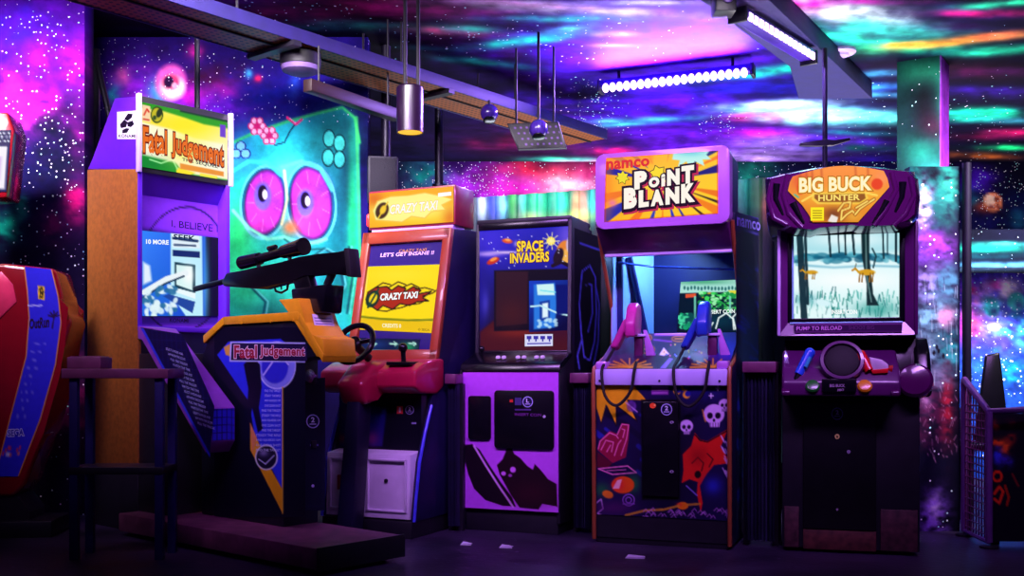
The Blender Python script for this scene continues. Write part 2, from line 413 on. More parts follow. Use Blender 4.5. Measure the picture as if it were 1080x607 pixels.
# painted ceiling
a = Art(WORLD, (0, 0, CEIL), (0, 0, 1)); nx, ny = 420, 230
xs, ys = np.meshgrid(np.linspace(-5.2, 6.8, nx), np.linspace(5.2, 11.4, ny))
P = a.points(np.stack([xs.ravel(), ys.ravel(), np.full(xs.size, CEIL)], 1), nx, ny, (9, 5, 30))
for cx, cy, rx, ry, col, al, an in [
    (330, 12, 170, 16, (110, 15, 70), .8, 2), (440, 8, 120, 10, (150, 18, 95), .8, 3), (230, 2, 90, 9, (60, 10, 90), .9, 0),
    (520, 48, 130, 14, (80, 10, 74), .8, 0), (560, 75, 110, 14, (32, 5, 46), .9, 0), (380, 52, 130, 18, (5, 2, 8), .95, 0), (480, 92, 110, 16, (6, 2, 12), .9, 0), (540, 115, 60, 14, (10, 3, 24), .9, 0),
    (680, 40, 150, 38, (84, 10, 235), 1, 0), (690, 100, 130, 34, (72, 10, 215), 1, 0), (760, 150, 110, 22, (88, 14, 190), .9, 0), (600, 130, 80, 16, (40, 6, 110), .9, 0),
    (410, 28, 62, 5, (50, 205, 165), .9, 3), (470, 33, 48, 5, (225, 80, 130), .8, 3), (500, 30, 30, 4, (70, 215, 180), .7, 3), (340, 30, 40, 4, (30, 110, 100), .7, 3),
    (610, 10, 105, 6, (235, 240, 255), 1, 3), (560, 5, 60, 4, (255, 190, 235), .9, 3), (590, 20, 70, 4, (60, 235, 205), .9, 0), (560, 42, 62, 5, (40, 215, 185), .95, -7), (510, 66, 46, 4, (40, 190, 160), .9, 6), (455, 51, 36, 3, (30, 90, 110), .7, 3), (600, 30, 40, 4, (90, 230, 225), .8, -8),
    (680, 3, 60, 3, (200, 215, 255), .9, 0), (648, 36, 26, 3, (225, 215, 255), .7, 0), (655, 48, 30, 2, (215, 205, 255), .6, 0),
    (620, 97, 40, 16, (12, 6, 60), 1, 0), (618, 140, 30, 10, (14, 6, 50), .9, 0), (760, 124, 60, 10, (30, 6, 130), .8, 0),
    (690, 126, 60, 3, (70, 190, 235), .9, -2), (660, 131, 30, 2.5, (60, 200, 220), .8, -4), (740, 82, 50, 4, (60, 190, 220), .8, -8), (815, 75, 60, 5, (20, 215, 170), 1, -9), (780, 92, 80, 6, (30, 20, 170), .9, -3), (870, 95, 70, 12, (14, 8, 120), .9, 0),
    (830, 110, 58, 5, (190, 240, 255), 1, -3), (870, 117, 62, 6, (120, 225, 240), 1, 3), (795, 118, 40, 5, (90, 180, 245), .8, 0), (800, 124, 36, 5, (225, 30, 150), .9, 0), (800, 140, 28, 5, (220, 20, 190), .8, 0), (840, 128, 40, 4, (130, 230, 230), .8, 4),
    (830, 152, 54, 9, (165, 120, 245), .9, 0), (800, 165, 50, 7, (210, 180, 250), .8, 0), (880, 150, 60, 7, (60, 25, 170), .8, 0), (900, 140, 40, 3, (25, 140, 150), .8, 2),
    (850, 8, 46, 9, (255, 190, 250), 1, 12), (905, 14, 70, 11, (225, 250, 250), 1, 8), (930, 30, 74, 9, (60, 225, 200), .95, 2), (1000, 16, 60, 8, (18, 14, 60), .9, 0), (905, 42, 50, 6, (40, 225, 170), .9, 8), (960, 50, 60, 7, (20, 200, 140), .95, -2), (845, 4, 30, 5, (240, 40, 190), .9, 0),
    (1010, 44, 62, 4, (255, 175, 60), 1, -6), (955, 47, 30, 3, (245, 150, 50), .9, -3), (1050, 38, 40, 4, (250, 120, 70), .8, -6), (1050, 54, 50, 5, (30, 190, 140), .9, -4), (1040, 14, 46, 4, (225, 20, 120), .95, 0), (1060, 4, 50, 4, (40, 215, 150), .9, -5), (930, 2, 40, 3, (180, 20, 150), .8, 0), (1010, 28, 40, 5, (35, 10, 60), .8, 0),
    (1000, 75, 70, 8, (70, 8, 55), .9, 0), (1060, 76, 40, 7, (45, 10, 50), .9, 0), (1040, 96, 46, 6, (45, 15, 130), .9, 0), (920, 78, 36, 4, (70, 180, 235), .8, -3), (915, 92, 40, 4, (55, 150, 235), .8, -4), (930, 100, 36, 3, (80, 190, 235), .7, 0),
    (900, 124, 60, 7, (80, 225, 215), 1, 2), (850, 122, 40, 6, (200, 235, 250), .9, 0), (1045, 119, 52, 5.5, (25, 225, 170), 1, 0), (1020, 125, 40, 4, (30, 190, 160), .9, 0), (1070, 128, 30, 3, (40, 110, 130), .8, 0), (1068, 140, 26, 4, (230, 25, 110), .9, 0), (1040, 144, 40, 4, (100, 10, 60), .8, 0),
    (1030, 164, 36, 3.5, (240, 120, 50), .95, 2), (1065, 156, 36, 3.5, (25, 200, 110), .9, 0), (1050, 172, 40, 3, (14, 8, 20), .9, 0), (905, 170, 40, 6, (35, 14, 140), .9, 0), (900, 156, 44, 4, (14, 60, 70), .8, 0),
    (575, 140, 46, 9, (170, 20, 75), .9, 0), (540, 150, 50, 8, (120, 10, 60), .8, 0), (590, 168, 40, 3, (35, 170, 130), .9, 0), (620, 172, 40, 4, (235, 160, 200), .8, 0), (640, 160, 30, 5, (180, 20, 90), .9, 0), (500, 140, 60, 12, (20, 6, 40), .8, 0)]:
    P.gauss(cx, cy, rx, ry, col, al, an, 0.5, 0.05)
n = fbm(P.X*0.015, P.Y*0.16, 5); P.C *= np.clip(0.45+1.1*n, 0, 1.3)[:, None]
for s_ in [(330, 10, 120, 30, .5), (625, 115, 28, 24, 1), (760, 130, 20, 12, 1), (520, 40, 140, 24, .35), (620, 95, 26, 12, .9), (590, 40, 120, 30, .3), (990, 140, 200, 60, .15)]: P.stars(*s_)
ce = a.build('ceiling', GALC); struct(ce)
struct(MB().box(-6, 9, -1.5, 12, CEIL+0.005, CEIL+0.15).build('ceiling_slab', BLACK, smooth=0))

def gal_wall(name, x0, x1, y, z0, z1, nx, ny, paint, fr=WORLD, thick=0.14):
    a = Art(fr, (0, y, 0), (0, 1, 0))
    P = a.sheet([(x0, y, z1), (x1, y, z1), (x1, y, z0), (x0, y, z0)], nx, ny, (8, 5, 28), local=True, depth=thick)
    paint(P); return struct(a.build(name, GALW))

def paint_left(P):
    P.grad((0, 0), (70, 10, 150), (0, 280), (16, 6, 40))
    for g in [(45, 45, 42, 52, (105, 12, 205), .95), (20, 30, 30, 30, (60, 20, 200), .7), (30, 112, 40, 20, (235, 20, 205), .95), (10, 95, 20, 20, (215, 30, 190), .8), (80, 70, 16, 30, (190, 20, 190), .8), (42, 62, 12, 14, (200, 20, 220), .8), (15, 130, 26, 14, (250, 60, 200), .7),
              (62, 165, 30, 50, (7, 8, 38), .98), (30, 190, 30, 40, (14, 8, 70), .8), (80, 215, 12, 22, (230, 15, 130), .95), (55, 240, 14, 18, (90, 6, 70), .8), (30, 260, 60, 30, (18, 6, 50), .7), (6, 240, 16, 17, (20, 205, 175), .95), (23, 219, 7, 9, (30, 215, 190), .9), (8, 192, 7, 11, (40, 190, 190), .8),
              (70, 420, 60, 60, (110, 10, 80), .7), (84, 140, 10, 30, (120, 10, 120), .6)]:
        P.gauss(*g[:5], g[5], 0, .7, .07)
    P.A[:] = .32; P.stars(62, 160, 32, 60, 1); P.stars(45, 30, 50, 40, .7); P.stars(50, 430, 50, 60, .6)
gal_wall('wall_left', -5.2, -2.63, 6.3, 0, CEIL, 150, 180, paint_left)
struct(MB().box(-3.5, -3.38, 6.42, 7.1, 0, CEIL).build('wall_left_return', mat('violet_paint', (60, 22, 110), .7), smooth=0))

def paint_back(P):
    P.grad((90, 0), (26, 10, 110), (400, 330), (30, 10, 110))
    for g in [(130, 60, 40, 40, (50, 16, 140), .8), (150, 95, 50, 30, (130, 20, 200), .8), (215, 112, 60, 18, (125, 20, 225), .95), (230, 82, 40, 16, (50, 5, 50), .9), (190, 50, 60, 16, (36, 8, 90), .8), (200, 100, 20, 12, (215, 20, 190), .8), (240, 96, 18, 10, (190, 20, 160), .7), (120, 100, 8, 12, (40, 160, 200), .8), (98, 110, 6, 80, (9, 7, 30), .9), (130, 80, 8, 9, (240, 90, 200), .8), (300, 100, 60, 16, (20, 20, 150), .9), (310, 90, 6, 20, (40, 90, 220), .6), (385, 160, 12, 60, (12, 8, 60), .9), (205, 55, 8, 8, (230, 40, 160), .8), (152, 108, 10, 6, (255, 120, 200), .9), (272, 83, 4, 4, (240, 30, 100), .8), (262, 78, 4, 5, (60, 190, 240), .8)]:
        P.gauss(*g[:5], g[5], 0, .5, .07)
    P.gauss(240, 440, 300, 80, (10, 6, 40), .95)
    # glowing ring nebula above the tall cabinet
    P.gauss(170, 96, 13, 14, (40, 210, 210), .9); P.ell(180, 87, 16, 19, (250, 90, 190), 10, 6); P.ell(182, 92, 13, 12, (255, 235, 240), 10, 6); P.ell(180, 86, 9, 8, (215, 60, 120), 0, 4); P.ell(178, 86, 5, 6, (40, 6, 60), 0, 2); P.ell(184, 90, 3, 3, (255, 180, 210), 0, 2)
    P.A[:] = .36; P.stars(112, 60, 18, 60, 1); P.stars(215, 108, 50, 24, .8); P.stars(270, 80, 60, 20, .4)
    # big teal creature with two violet eyes
    A0 = P.A.copy()
    body = [(240, 166), (246, 150), (266, 141), (300, 129), (336, 119), (361, 113), (374, 124), (379, 150), (381, 352), (240, 352)]
    P.poly(body, (34, 190, 195), 2)
    keep = P.C.copy(); Xb, Yb = P.X, P.Y
    for g in [(255, 160, 16, 26, (50, 120, 235), .9), (300, 150, 46, 20, (40, 215, 225), .9), (352, 140, 26, 28, (10, 92, 92), .95), (340, 160, 20, 20, (20, 120, 130), .6), (366, 190, 9, 60, (14, 60, 80), .9), (358, 230, 14, 50, (12, 90, 110), .8), (252, 250, 18, 50, (40, 225, 110), .95), (262, 300, 30, 40, (40, 215, 130), .95), (300, 300, 30, 46, (50, 215, 165), .9), (360, 300, 22, 46, (12, 110, 110), .9), (345, 330, 26, 20, (40, 190, 160), .7), (372, 250, 5, 90, (30, 215, 110), .9), (302, 180, 16, 16, (90, 235, 235), .8), (290, 330, 30, 12, (16, 90, 80), .8)]:
        P.gauss(*g[:5], g[5])
    P.line(body[1:8], 3, (60, 235, 120), .9, 2); P.line([(376, 124), (381, 330)], 3, (70, 235, 110), .8, 2)
    for cx, cy, rx, ry, an, px_, py_ in [(279, 213, 21, 34, 6, 277, 204), (328, 214, 22, 38, -6, 322, 211)]:
        P.ell(cx, cy, rx+4.5, ry+4.5, (10, 90, 120), an, 3); P.ring(cx, cy, rx+4, ry+4, 2.4, (110, 250, 240), an, .7); P.ell(cx, cy, rx, ry, (40, 8, 70), an, 1.5); P.ell(cx, cy, rx-1.4, ry-1.4, (185, 50, 195), an, 3)
        P.gauss(cx-rx*.3, cy+ry*.5, rx*.6, ry*.4, (225, 60, 170), .8); P.gauss(cx+rx*.4, cy-ry*.3, rx*.5, ry*.5, (150, 60, 225), .7)
        for k in range(9):
            t = k*.7+.3; P.line([(cx+rx*.55*math.cos(t), cy+ry*.55*math.sin(t)), (cx+rx*.9*math.cos(t), cy+ry*.9*math.sin(t))], .9, (240, 130, 220), .7)
        P.ell(px_, py_+3, 9, 15, (110, 90, 225), 0, 3); P.ell(px_, py_, 5, 9, (22, 6, 40), 0, 1.2); P.ell(px_+2.4, py_+1, 2.6, 5, (250, 245, 255), 0, 1)
    P.line([(246, 180), (262, 170), (282, 171), (296, 184)], 4, (60, 235, 240), .9, 2); P.line([(298, 176), (318, 170), (338, 178), (350, 200)], 4, (90, 245, 235), .9, 2)
    P.line([(300, 180), (303, 210), (297, 236)], 2.5, (240, 240, 160), .8, 2); P.gauss(306, 240, 9, 8, (225, 120, 60), .9); P.line([(246, 222), (262, 240), (282, 252), (300, 250), (322, 258), (344, 252)], 3.4, (130, 255, 200), .9, 2); P.line([(300, 252), (316, 264), (340, 262)], 2, (20, 90, 90), .9, 1.5)
    for pts in ([(330, 270), (342, 262), (356, 270), (362, 300), (350, 322)], [(322, 276), (318, 300), (330, 330)], [(352, 280), (345, 300), (356, 330)], [(368, 260), (372, 290), (366, 330)], [(262, 300), (280, 318), (276, 340)]):
        P.line(pts, 2.4, (8, 70, 84), .85, 1.5); P.line([(x+3, y) for x, y in pts], 1.6, (130, 240, 230), .6, 1.5)
    for cx, cy in [(347, 146), (358, 151), (346, 166), (358, 168)]: P.ell(cx, cy, 6, 9, (60, 205, 190), 0, 1.5); P.ring(cx, cy, 6, 9, 1.3, (6, 50, 60))
    for cx, cy in [(254, 154), (249, 162), (259, 162)]: P.ell(cx, cy, 5, 5, (120, 210, 250), 0, 1); P.ring(cx, cy, 5, 5, 1.2, (10, 20, 120))
    for cx, cy in [(271, 133), (284, 143)]:
        for k in range(6):
            t = k*math.pi/3; P.ell(cx+6*math.cos(t), cy+6.5*math.sin(t), 3.7, 3.9, (225, 30, 120), 0, .8); P.ell(cx+6*math.cos(t), cy+6.5*math.sin(t), 2.5, 2.7, (255, 205, 235), 0, .8)
        P.ell(cx, cy, 2.8, 2.8, (225, 30, 120), 0, .8)
    P.line([(290, 153), (300, 150), (306, 138), (312, 130)], 1.4, (12, 20, 60)); P.line([(303, 124), (312, 131), (318, 126)], 2.6, (235, 40, 130)); P.line([(305, 124), (312, 130)], 1, (255, 200, 220))
    P.A = np.where((P.X > 242) & (P.Y > 128), 0.0, A0)
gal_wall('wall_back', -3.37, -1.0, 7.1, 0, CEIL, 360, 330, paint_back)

def paint_far(P):
    for g in [(500, 195, 60, 26, (150, 30, 200), .95), (450, 185, 24, 26, (20, 150, 140), .85), (475, 170, 40, 12, (40, 8, 80), .8), (590, 192, 52, 17, (245, 60, 110), 1), (600, 194, 38, 10, (255, 235, 240), 1), (555, 178, 28, 9, (235, 35, 70), .9), (630, 180, 20, 16, (225, 40, 110), .9), (540, 200, 26, 12, (225, 40, 190), .9),
              (790, 200, 26, 40, (20, 140, 100), 1), (806, 215, 12, 20, (120, 60, 50), .7), (700, 190, 50, 20, (60, 14, 150), 1), (900, 200, 60, 30, (24, 20, 120), .8), (1030, 190, 20, 14, (70, 20, 190), .95), (1022, 208, 11, 9, (30, 130, 170), .8), (1045, 235, 40, 12, (20, 18, 90), .9), (1070, 215, 18, 18, (12, 16, 70), .9), (1075, 232, 10, 10, (30, 110, 150), .7)]:
        P.gauss(*g[:5], g[5], 0, .5, .07)
    P.gauss(1040, 218, 12, 6, (245, 90, 60), .7); P.ell(1047, 213, 10, 10, (235, 130, 90), 0, 2); P.ell(1044, 211, 5.5, 6, (250, 205, 180), 0, 2.5); P.ell(1051, 210, 2.4, 2, (110, 40, 40), 0, 1.5); P.ell(1045, 218, 3, 2, (140, 50, 60), 0, 1.5); P.ell(1052, 217, 2, 3, (150, 60, 50), 0, 1.5)
    P.A[:] = .3; P.stars(500, 190, 50, 26, .8); P.stars(1050, 200, 50, 30, .7)
gal_wall('wall_far', -3.2, 8.6, 11.3, 0.6, CEIL, 420, 110, paint_far)
struct(MB().box(-3.2, 8.6, 11.3, 11.44, 0, 0.6).build('baseboard_far', BLACK, smooth=0))

# corrugated painted divider behind the row of cabinets
DV = Frame(-0.253, 7.4, 22)
def divider():
    L0, L1, H = -0.45, 2.35, 2.14
    nx = 260; X = np.linspace(L0, L1, nx); Z = np.array(list(np.linspace(H, 1.55, 26))+[0.0])
    wave = 0.012*np.sign(np.sin(X*2*math.pi/0.155))*np.abs(np.sin(X*2*math.pi/0.155))**0.4
    pts = np.array([(x, w, z) for z in Z for x, w in zip(X, wave)])
    a = Art(DV, (0, 0, 0), (0, 1, 0)); P = a.points(pts, nx, len(Z), (8, 22, 30), 0.05)
    for g in [(509, 214, 7, 22, (190, 225, 250), 1), (521, 212, 6, 22, (40, 60, 190), 1), (531, 212, 6, 22, (120, 215, 245), 1), (541, 212, 5, 22, (30, 150, 60), 1), (552, 212, 5, 22, (90, 220, 190), .9), (568, 212, 14, 22, (25, 185, 120), 1), (592, 212, 12, 22, (30, 205, 150), 1), (608, 220, 6, 24, (205, 160, 90), .95), (616, 222, 6, 24, (250, 160, 120), .95), (624, 212, 5, 22, (60, 215, 190), 1), (606, 228, 26, 5, (170, 215, 90), .7), (560, 228, 14, 5, (225, 210, 110), .5),
              (785, 200, 12, 26, (20, 130, 110), 1), (800, 208, 9, 24, (40, 110, 60), 1), (808, 220, 6, 20, (160, 80, 60), .8)]:
        P.gauss(*g[:5], g[5])
    P.noise(.12, .25)
    return struct(a.build('wall_divider', PRINT))
divider()

# painted square column by the ceiling and the lower painted partition in front of it
def column():
    fr = Frame(3.1, 7.72, 33); w = .155
    faces = [((-w, -w), (w, -w)), ((w, -w), (w, w)), ((w, w), (-w, w)), ((-w, w), (-w, -w))]
    b = []
    pts = []
    nz = 120
    for (x0, y0), (x1, y1) in faces:
        for t in np.linspace(0, 1, 24): pts.append((lerp(x0, x1, t), lerp(y0, y1, t)))
    Z = np.linspace(CEIL, 0.0, nz)
    G = np.array([(x, y, z) for z in Z for x, y in pts])
    a = Art(fr, (0, 0, 0), (0, 1, 0)); P = a.points(G, len(pts), nz, (14, 40, 44))
    for g in [(975, 75, 30, 14, (40, 160, 120), .9), (998, 110, 10, 50, (40, 150, 120), .8), (975, 110, 14, 30, (14, 14, 22), .9), (985, 135, 16, 16, (60, 14, 40), .7), (970, 160, 20, 16, (20, 110, 90), .8), (985, 185, 20, 16, (40, 150, 140), .8)]: P.gauss(*g[:5], g[5])
    k = (G[:, 0] > w-1e-4); P.mix(k.astype(float), (150, 50, 200))
    P.A[:] = .12
    return struct(a.build('column', GALW))
column()
def partition():
    y = 5.66; x0, x1, H = 2.2, 2.475, 2.015
    a = Art(WORLD, (0, y, 0), (0, 1, 0)); P = a.sheet([(x0, y, H), (x1, y, H), (x1, y, 0), (x0, y, 0)], 60, 260, (16, 12, 34), True, .08)
    for g in [(985, 195, 40, 26, (25, 120, 110), .95), (1000, 200, 8, 30, (50, 170, 140), .8), (985, 185, 6, 8, (14, 14, 30), .8), (975, 218, 9, 22, (225, 190, 250), .95), (990, 225, 8, 20, (24, 80, 80), .8), (972, 258, 14, 18, (130, 60, 215), .9), (992, 262, 16, 16, (120, 40, 160), .9), (985, 252, 10, 6, (160, 60, 150), .7), (980, 300, 16, 18, (150, 125, 215), .95), (1000, 300, 12, 20, (70, 120, 150), .9), (985, 335, 22, 20, (110, 160, 190), .9), (998, 335, 9, 10, (225, 140, 190), .9), (980, 370, 14, 20, (120, 150, 185), .9), (1002, 370, 10, 20, (40, 140, 150), .9), (990, 400, 16, 14, (110, 110, 150), .8), (985, 440, 22, 30, (75, 20, 60), .95), (999, 430, 6, 36, (170, 30, 60), .85), (976, 420, 6, 14, (170, 110, 170), .6), (987, 545, 14, 26, (150, 90, 235), .95), (985, 532, 6, 12, (225, 190, 255), .8), (985, 490, 30, 14, (18, 14, 40), .9)]:
        P.gauss(*g[:5], g[5], 0, .8, .12)
    for k in range(40):
        x = 968+rng.random()*42; y_ = 290+rng.random()*110; P.line([(x, y_), (x+rng.random()*2-1, y_+6+rng.random()*14)], .9, (190, 200, 225) if k % 3 else (40, 20, 60), .45)
    for x, y_ in [(985, 372), (990, 370), (995, 375), (988, 366)]: P.ell(x, y_, 1.5, 2.6, (20, 10, 30), 0, .7)
    for k in range(50):
        x = 968+rng.random()*42; y_ = 405+rng.random()*80; P.line([(x, y_), (x+rng.random()*6-3, y_+rng.random()*8)], .9, (205, 130, 180), .5)
    P.A[:] = .1
    struct(a.build('wall_partition', GALW))
    struct(MB().tube([(2.505, 5.64, 0), (2.505, 5.64, 2.03)], .024, 12).build('trim_1', mat('dark_pipe', (28, 22, 44), .4, .4)))
partition()

# right-hand mural wall with the painted ledge over it
def paint_right(P):
    P.grad((1015, 290), (60, 40, 190), (1015, 420), (20, 60, 150))
    for g in [(1030, 320, 26, 22, (215, 130, 245), .95), (1060, 305, 16, 10, (250, 225, 255), .9), (1022, 345, 12, 16, (225, 40, 130), .95), (1070, 350, 18, 22, (40, 200, 215), .9), (1045, 322, 10, 8, (40, 200, 190), .9), (1050, 365, 26, 16, (70, 60, 220), .9), (1030, 385, 20, 16, (40, 90, 215), .9), (1065, 390, 22, 12, (20, 160, 200), .9), (1022, 302, 6, 7, (225, 20, 60), .9), (1052, 300, 8, 5, (240, 90, 220), .8), (1070, 375, 12, 8, (20, 40, 140), .8), (1045, 345, 12, 8, (240, 235, 255), .7)]:
        P.gauss(*g[:5], g[5], 0, .8, .1)
    for cx, cy, r, c in [(1046, 325, 8, (60, 205, 215)), (1026, 345, 8, (235, 90, 150)), (1072, 318, 9, (70, 215, 205))]: P.ell(cx, cy, r, r*1.1, c, 0, 3); P.gauss(cx+r*.3, cy+r*.4, r*.5, r*.5, (60, 20, 120), .7); P.noise(.2, .15)
    P.A[:] = np.where(P.Y > 415, .1, .6)
gal_wall('wall_right', 3.66, 6.2, 8.5, 0, 1.72, 110, 110, paint_right)
def ledge():
    a = Art(WORLD, (0, 8.05, 0), (0, 1, 0)); P = a.sheet([(3.45, 8.05, 2.0), (6.2, 8.05, 2.0), (6.2, 8.05, 1.70), (3.45, 8.05, 1.70)], 140, 44, (8, 10, 30), True, .45)
    for g in [(1040, 262, 60, 4, (20, 170, 140), .95), (1060, 257, 40, 2.5, (60, 215, 190), .8), (1030, 270, 40, 3, (14, 80, 90), .9), (1050, 279, 50, 3, (90, 190, 235), .9), (1065, 284, 30, 2, (210, 225, 250), .8), (1030, 286, 30, 2, (60, 60, 200), .8)]: P.gauss(*g[:5], g[5], 0, .5, .05)
    P.A[:] = .15; return struct(a.build('trim_2', GALW))
ledge()

# bulkhead that hangs under the ceiling beside the black-light bar
BZ = 3.06
q = [wz(690, -30, BZ), wz(790, -20, BZ), wz(920, 104, BZ), wz(842, 104, BZ), wz(834, 70, BZ), wz(748, 6, BZ)]
def bulk():
    m = mat('violet_board', (15, 4, 84), .8, var=.15)
    xy = [(v.x, v.y) for v in q]
    return struct(MB().slab(xy, BZ, CEIL-.003, .006).build('trim_3', m))
bulk()
# ------------------------------------------------------------------ sniper cabinet with the mounted rifle
PURPLE = mat('purple_paint', (92, 28, 200), .4, var=.06)
OCHRE = mat('ochre_laminate', (142, 80, 26), .55, var=.22, scale=40)
LILAC = mat('lilac_trim', (215, 190, 245), .35, var=.05)
NAVYP = mat('dark_navy_panel', (24, 22, 62), .4)
CHARC = mat('charcoal_metal', (40, 36, 52), .35, .5)
GUN = mat('gunmetal', (14, 12, 18), .3, .4)

def emblem(a, cx, cy, r, layer=2, ch='2'):
    a.disc(cx, cy, r, r*1.05, (190, 190, 245), layer, 22); a.disc(cx, cy, r*.84, r*.88, (20, 18, 60), layer+1, 22)
    a.text(ch, (cx-r*.28, cy+r*.16), (cx+r*.28, cy+r*.16), r*.78, col=(235, 235, 255), layer=layer+2, bold=.03)
    a.poly([(cx-r*.5, cy+r*.34), (cx+r*.5, cy+r*.34), (cx+r*.5, cy+r*.5), (cx-r*.5, cy+r*.5)], (200, 200, 245), layer+2)

def sniper():
    T = Frame.front(145, 5.6, -49, .58); h = .29
    t = thing('sniper_arcade_cabinet', 'tall purple and ochre shooting game cabinet with scoped rifle on a yellow-edged console', 'arcade cabinet', T)
    for x0, x1 in ((-h, -h+.022), (h-.022, h)):
        MB().prism([(0, .34), (0, 1.99), (.57, 2.06), (.57, .34)], x0, x1, .003).build('side_panel', OCHRE if x0 < 0 else PURPLE, t)
    MB().box(-h+.005, h-.005, .01, .565, 0, .34, .004).build('plinth', BLACK, t)
    MB().box(-h+.022, h-.022, .12, .565, .34, 1.99).build('back_box', NAVYP, t)
    hood = MB().prism([(0, 1.985), (0, 2.385), (.25, 2.42), (.50, 2.11), (.57, 2.062)], -h, h, .006).build('hood', PURPLE, t)
    # maker's plate on the hood's side
    a = Art(T, (-h-.001, 0, 0), (1, 0, 0)); P = a.sheet([(123.5, 118), (144, 116.5), (144, 146.5), (123.5, 146.5)], 20, 20, (245, 240, 255), depth=.001)
    k = lambda pts: a.poly(pts, (14, 10, 26), 1)
    k([(126.5, 131), (131, 126), (134.5, 128.5), (133, 134), (127.5, 135)]); k([(131, 125.5), (135, 119.5), (140, 120), (139, 124), (134.6, 127.5)])
    k([(134, 129), (140, 127), (141.5, 131), (138, 134), (134.5, 133)]); k([(129, 137), (133, 135), (136.5, 135.5), (134, 140), (129, 140.5)])
    a.text('KONAMI', (125, 145), (143, 145), 3.6, col=(14, 10, 26), layer=1, bold=.02)
    a.build('maker_badge', PRINT, hood)
    # marquee
    mf = MB().box(-h, h, -.008, .0, 1.975, 2.392, .003).build('marquee_frame', BLACK, t)
    for x_ in (-h, h): MB().box(x_-.011, x_+.011, -.03, .0, 1.97, 2.40, .004).build('marquee_trim', LILAC, mf)
    a = Art(T, (0, -.012, 0), (0, 1, 0)); P = a.sheet([(-h+.018, -.012, 2.357), (h-.018, -.012, 2.357), (h-.018, -.012, 2.003), (-h+.018, -.012, 2.003)], 120, 90, (255, 250, 205), True, .004)
    P.gauss(195, 132, 46, 20, (255, 238, 20), 1); P.gauss(160, 135, 22, 20, (255, 225, 30), .7)
    P.poly([(146, 105), (244, 128), (244, 136), (215, 131), (195, 124), (172, 117), (146, 113)], (40, 160, 20), 2); P.poly([(190, 118), (244, 130), (244, 127), (190, 114)], (20, 60, 40), 1.5)
    P.poly([(146, 158), (162, 162), (180, 165), (190, 178), (205, 184), (244, 190), (244, 197), (146, 183)], (20, 150, 40), 2); P.gauss(160, 172, 20, 8, (10, 130, 50), .8)
    P.poly([(186, 176), (206, 182), (194, 188), (186, 182)], (255, 230, 40), 1.5); P.line([(158, 168), (170, 172), (182, 168), (187, 178)], 1.6, (140, 235, 150)); P.line([(212, 184), (228, 187)], 3, (250, 235, 70))
    P.ell(165.5, 121, 6.5, 8.5, (200, 190, 20), 0, 1); P.ring(165.5, 121, 6, 8, 1.2, (40, 70, 10)); P.ell(168, 119, 3, 5, (30, 50, 10), 20, 1); P.ell(163, 124, 2, 2.5, (50, 80, 20), 0, 1)
    P.poly([(150, 110), (158.5, 112), (158.5, 129), (150, 127)], (250, 215, 170)); P.line([(152, 121), (155, 115), (157, 118)], 1.8, (225, 50, 30)); P.line([(151.5, 125.5), (157, 126.5)], 1.6, (215, 60, 40))
    P.poly([(232, 131), (238, 132), (238, 145), (232, 144)], (110, 60, 210))
    P.poly([(149, 128), (160, 131), (180, 136), (205, 146), (236, 152), (238, 186), (205, 178), (188, 172), (150, 163)], (255, 252, 230), 3, .9)
    P.gauss(196, 156, 20, 16, (255, 244, 90), .9)
    for o_, g_, c_ in ((2, .055, (120, 25, 10)), (3, .0, (238, 112, 22))):
        a.text('Fatal', (151, 161), (176, 163), 28, 25, c_, o_, .03, 0, g_); a.text('Judgement', (181, 166), (236, 183), 27, 30, c_, o_, .03, 0, g_)
    P.poly([(190, 172), (236, 181), (236, 186), (190, 178)], (240, 150, 50), 1)
    a.text('THE SEQUEL', (192, 170), (230, 178), 4, 4.5, (20, 50, 60), 4, .02)
    a.build('marquee', GLOW, t)
    # sloping panel below the marquee, bezel, screen
    MB().prism([(0, 1.985), (.10, 1.845), (.12, 1.985)], -h+.022, h-.022).build('visor', PURPLE, t)
    bz = Art(T, (0, .085, 0), (0, 1, 0)); P = bz.sheet([(-h+.022, .085, 1.87), (h-.022, .085, 1.87), (h-.022, .085, 1.13), (-h+.022, .085, 1.13)], 60, 70, (128, 52, 225), True, .02)
    P.poly([(148, 240), (242, 252), (242, 342), (148, 342)], (40, 30, 110), 4, .7)
    P.ring(193, 284, 47, 66, 1.4, (18, 8, 50), 6)
    bz.text('I, BELIEVE IN', (181, 240), (238, 247), 8, 9, (30, 8, 70), 1, .0)
    bz.text('KONAMI', (179, 339.5), (199, 340), 4.2, 4.2, (24, 8, 60), 1, .02)
    b = bz.build('bezel', PRINT, t)
    sc = Art(T, (0, .078, 0), (0, 1, 0)); P = sc.sheet([(150, 243), (235, 251), (235, 333), (150, 333)], 90, 90, (16, 30, 130), depth=.006)
    P.grad((150, 250), (50, 130, 255), (232, 300), (20, 60, 200)); P.gauss(162, 310, 26, 30, (30, 110, 220), .8)
    P.poly([(217, 247), (236, 249), (236, 334), (217, 334)], (6, 6, 30), 2); P.gauss(217, 300, 4, 50, (70, 170, 240), .7)
    P.poly([(180, 244), (213, 247), (214, 333), (196, 333), (180, 310)], (190, 238, 255), 1.2); P.poly([(181, 245), (210, 248), (211, 262), (182, 261)], (225, 240, 250), 1); P.line([(183, 251), (208, 254)], 3, (30, 60, 110)); P.line([(184, 258), (206, 259)], 2.2, (60, 80, 120))
    P.poly([(182, 263), (211, 265), (211, 272), (182, 270)], (20, 40, 110)); P.poly([(184, 276), (206, 279), (206, 309), (184, 303)], (20, 60, 80)); P.poly([(186, 279), (203, 281), (203, 306), (186, 300)], (215, 245, 245), 1); P.gauss(199, 290, 6, 10, (255, 255, 255), .9)
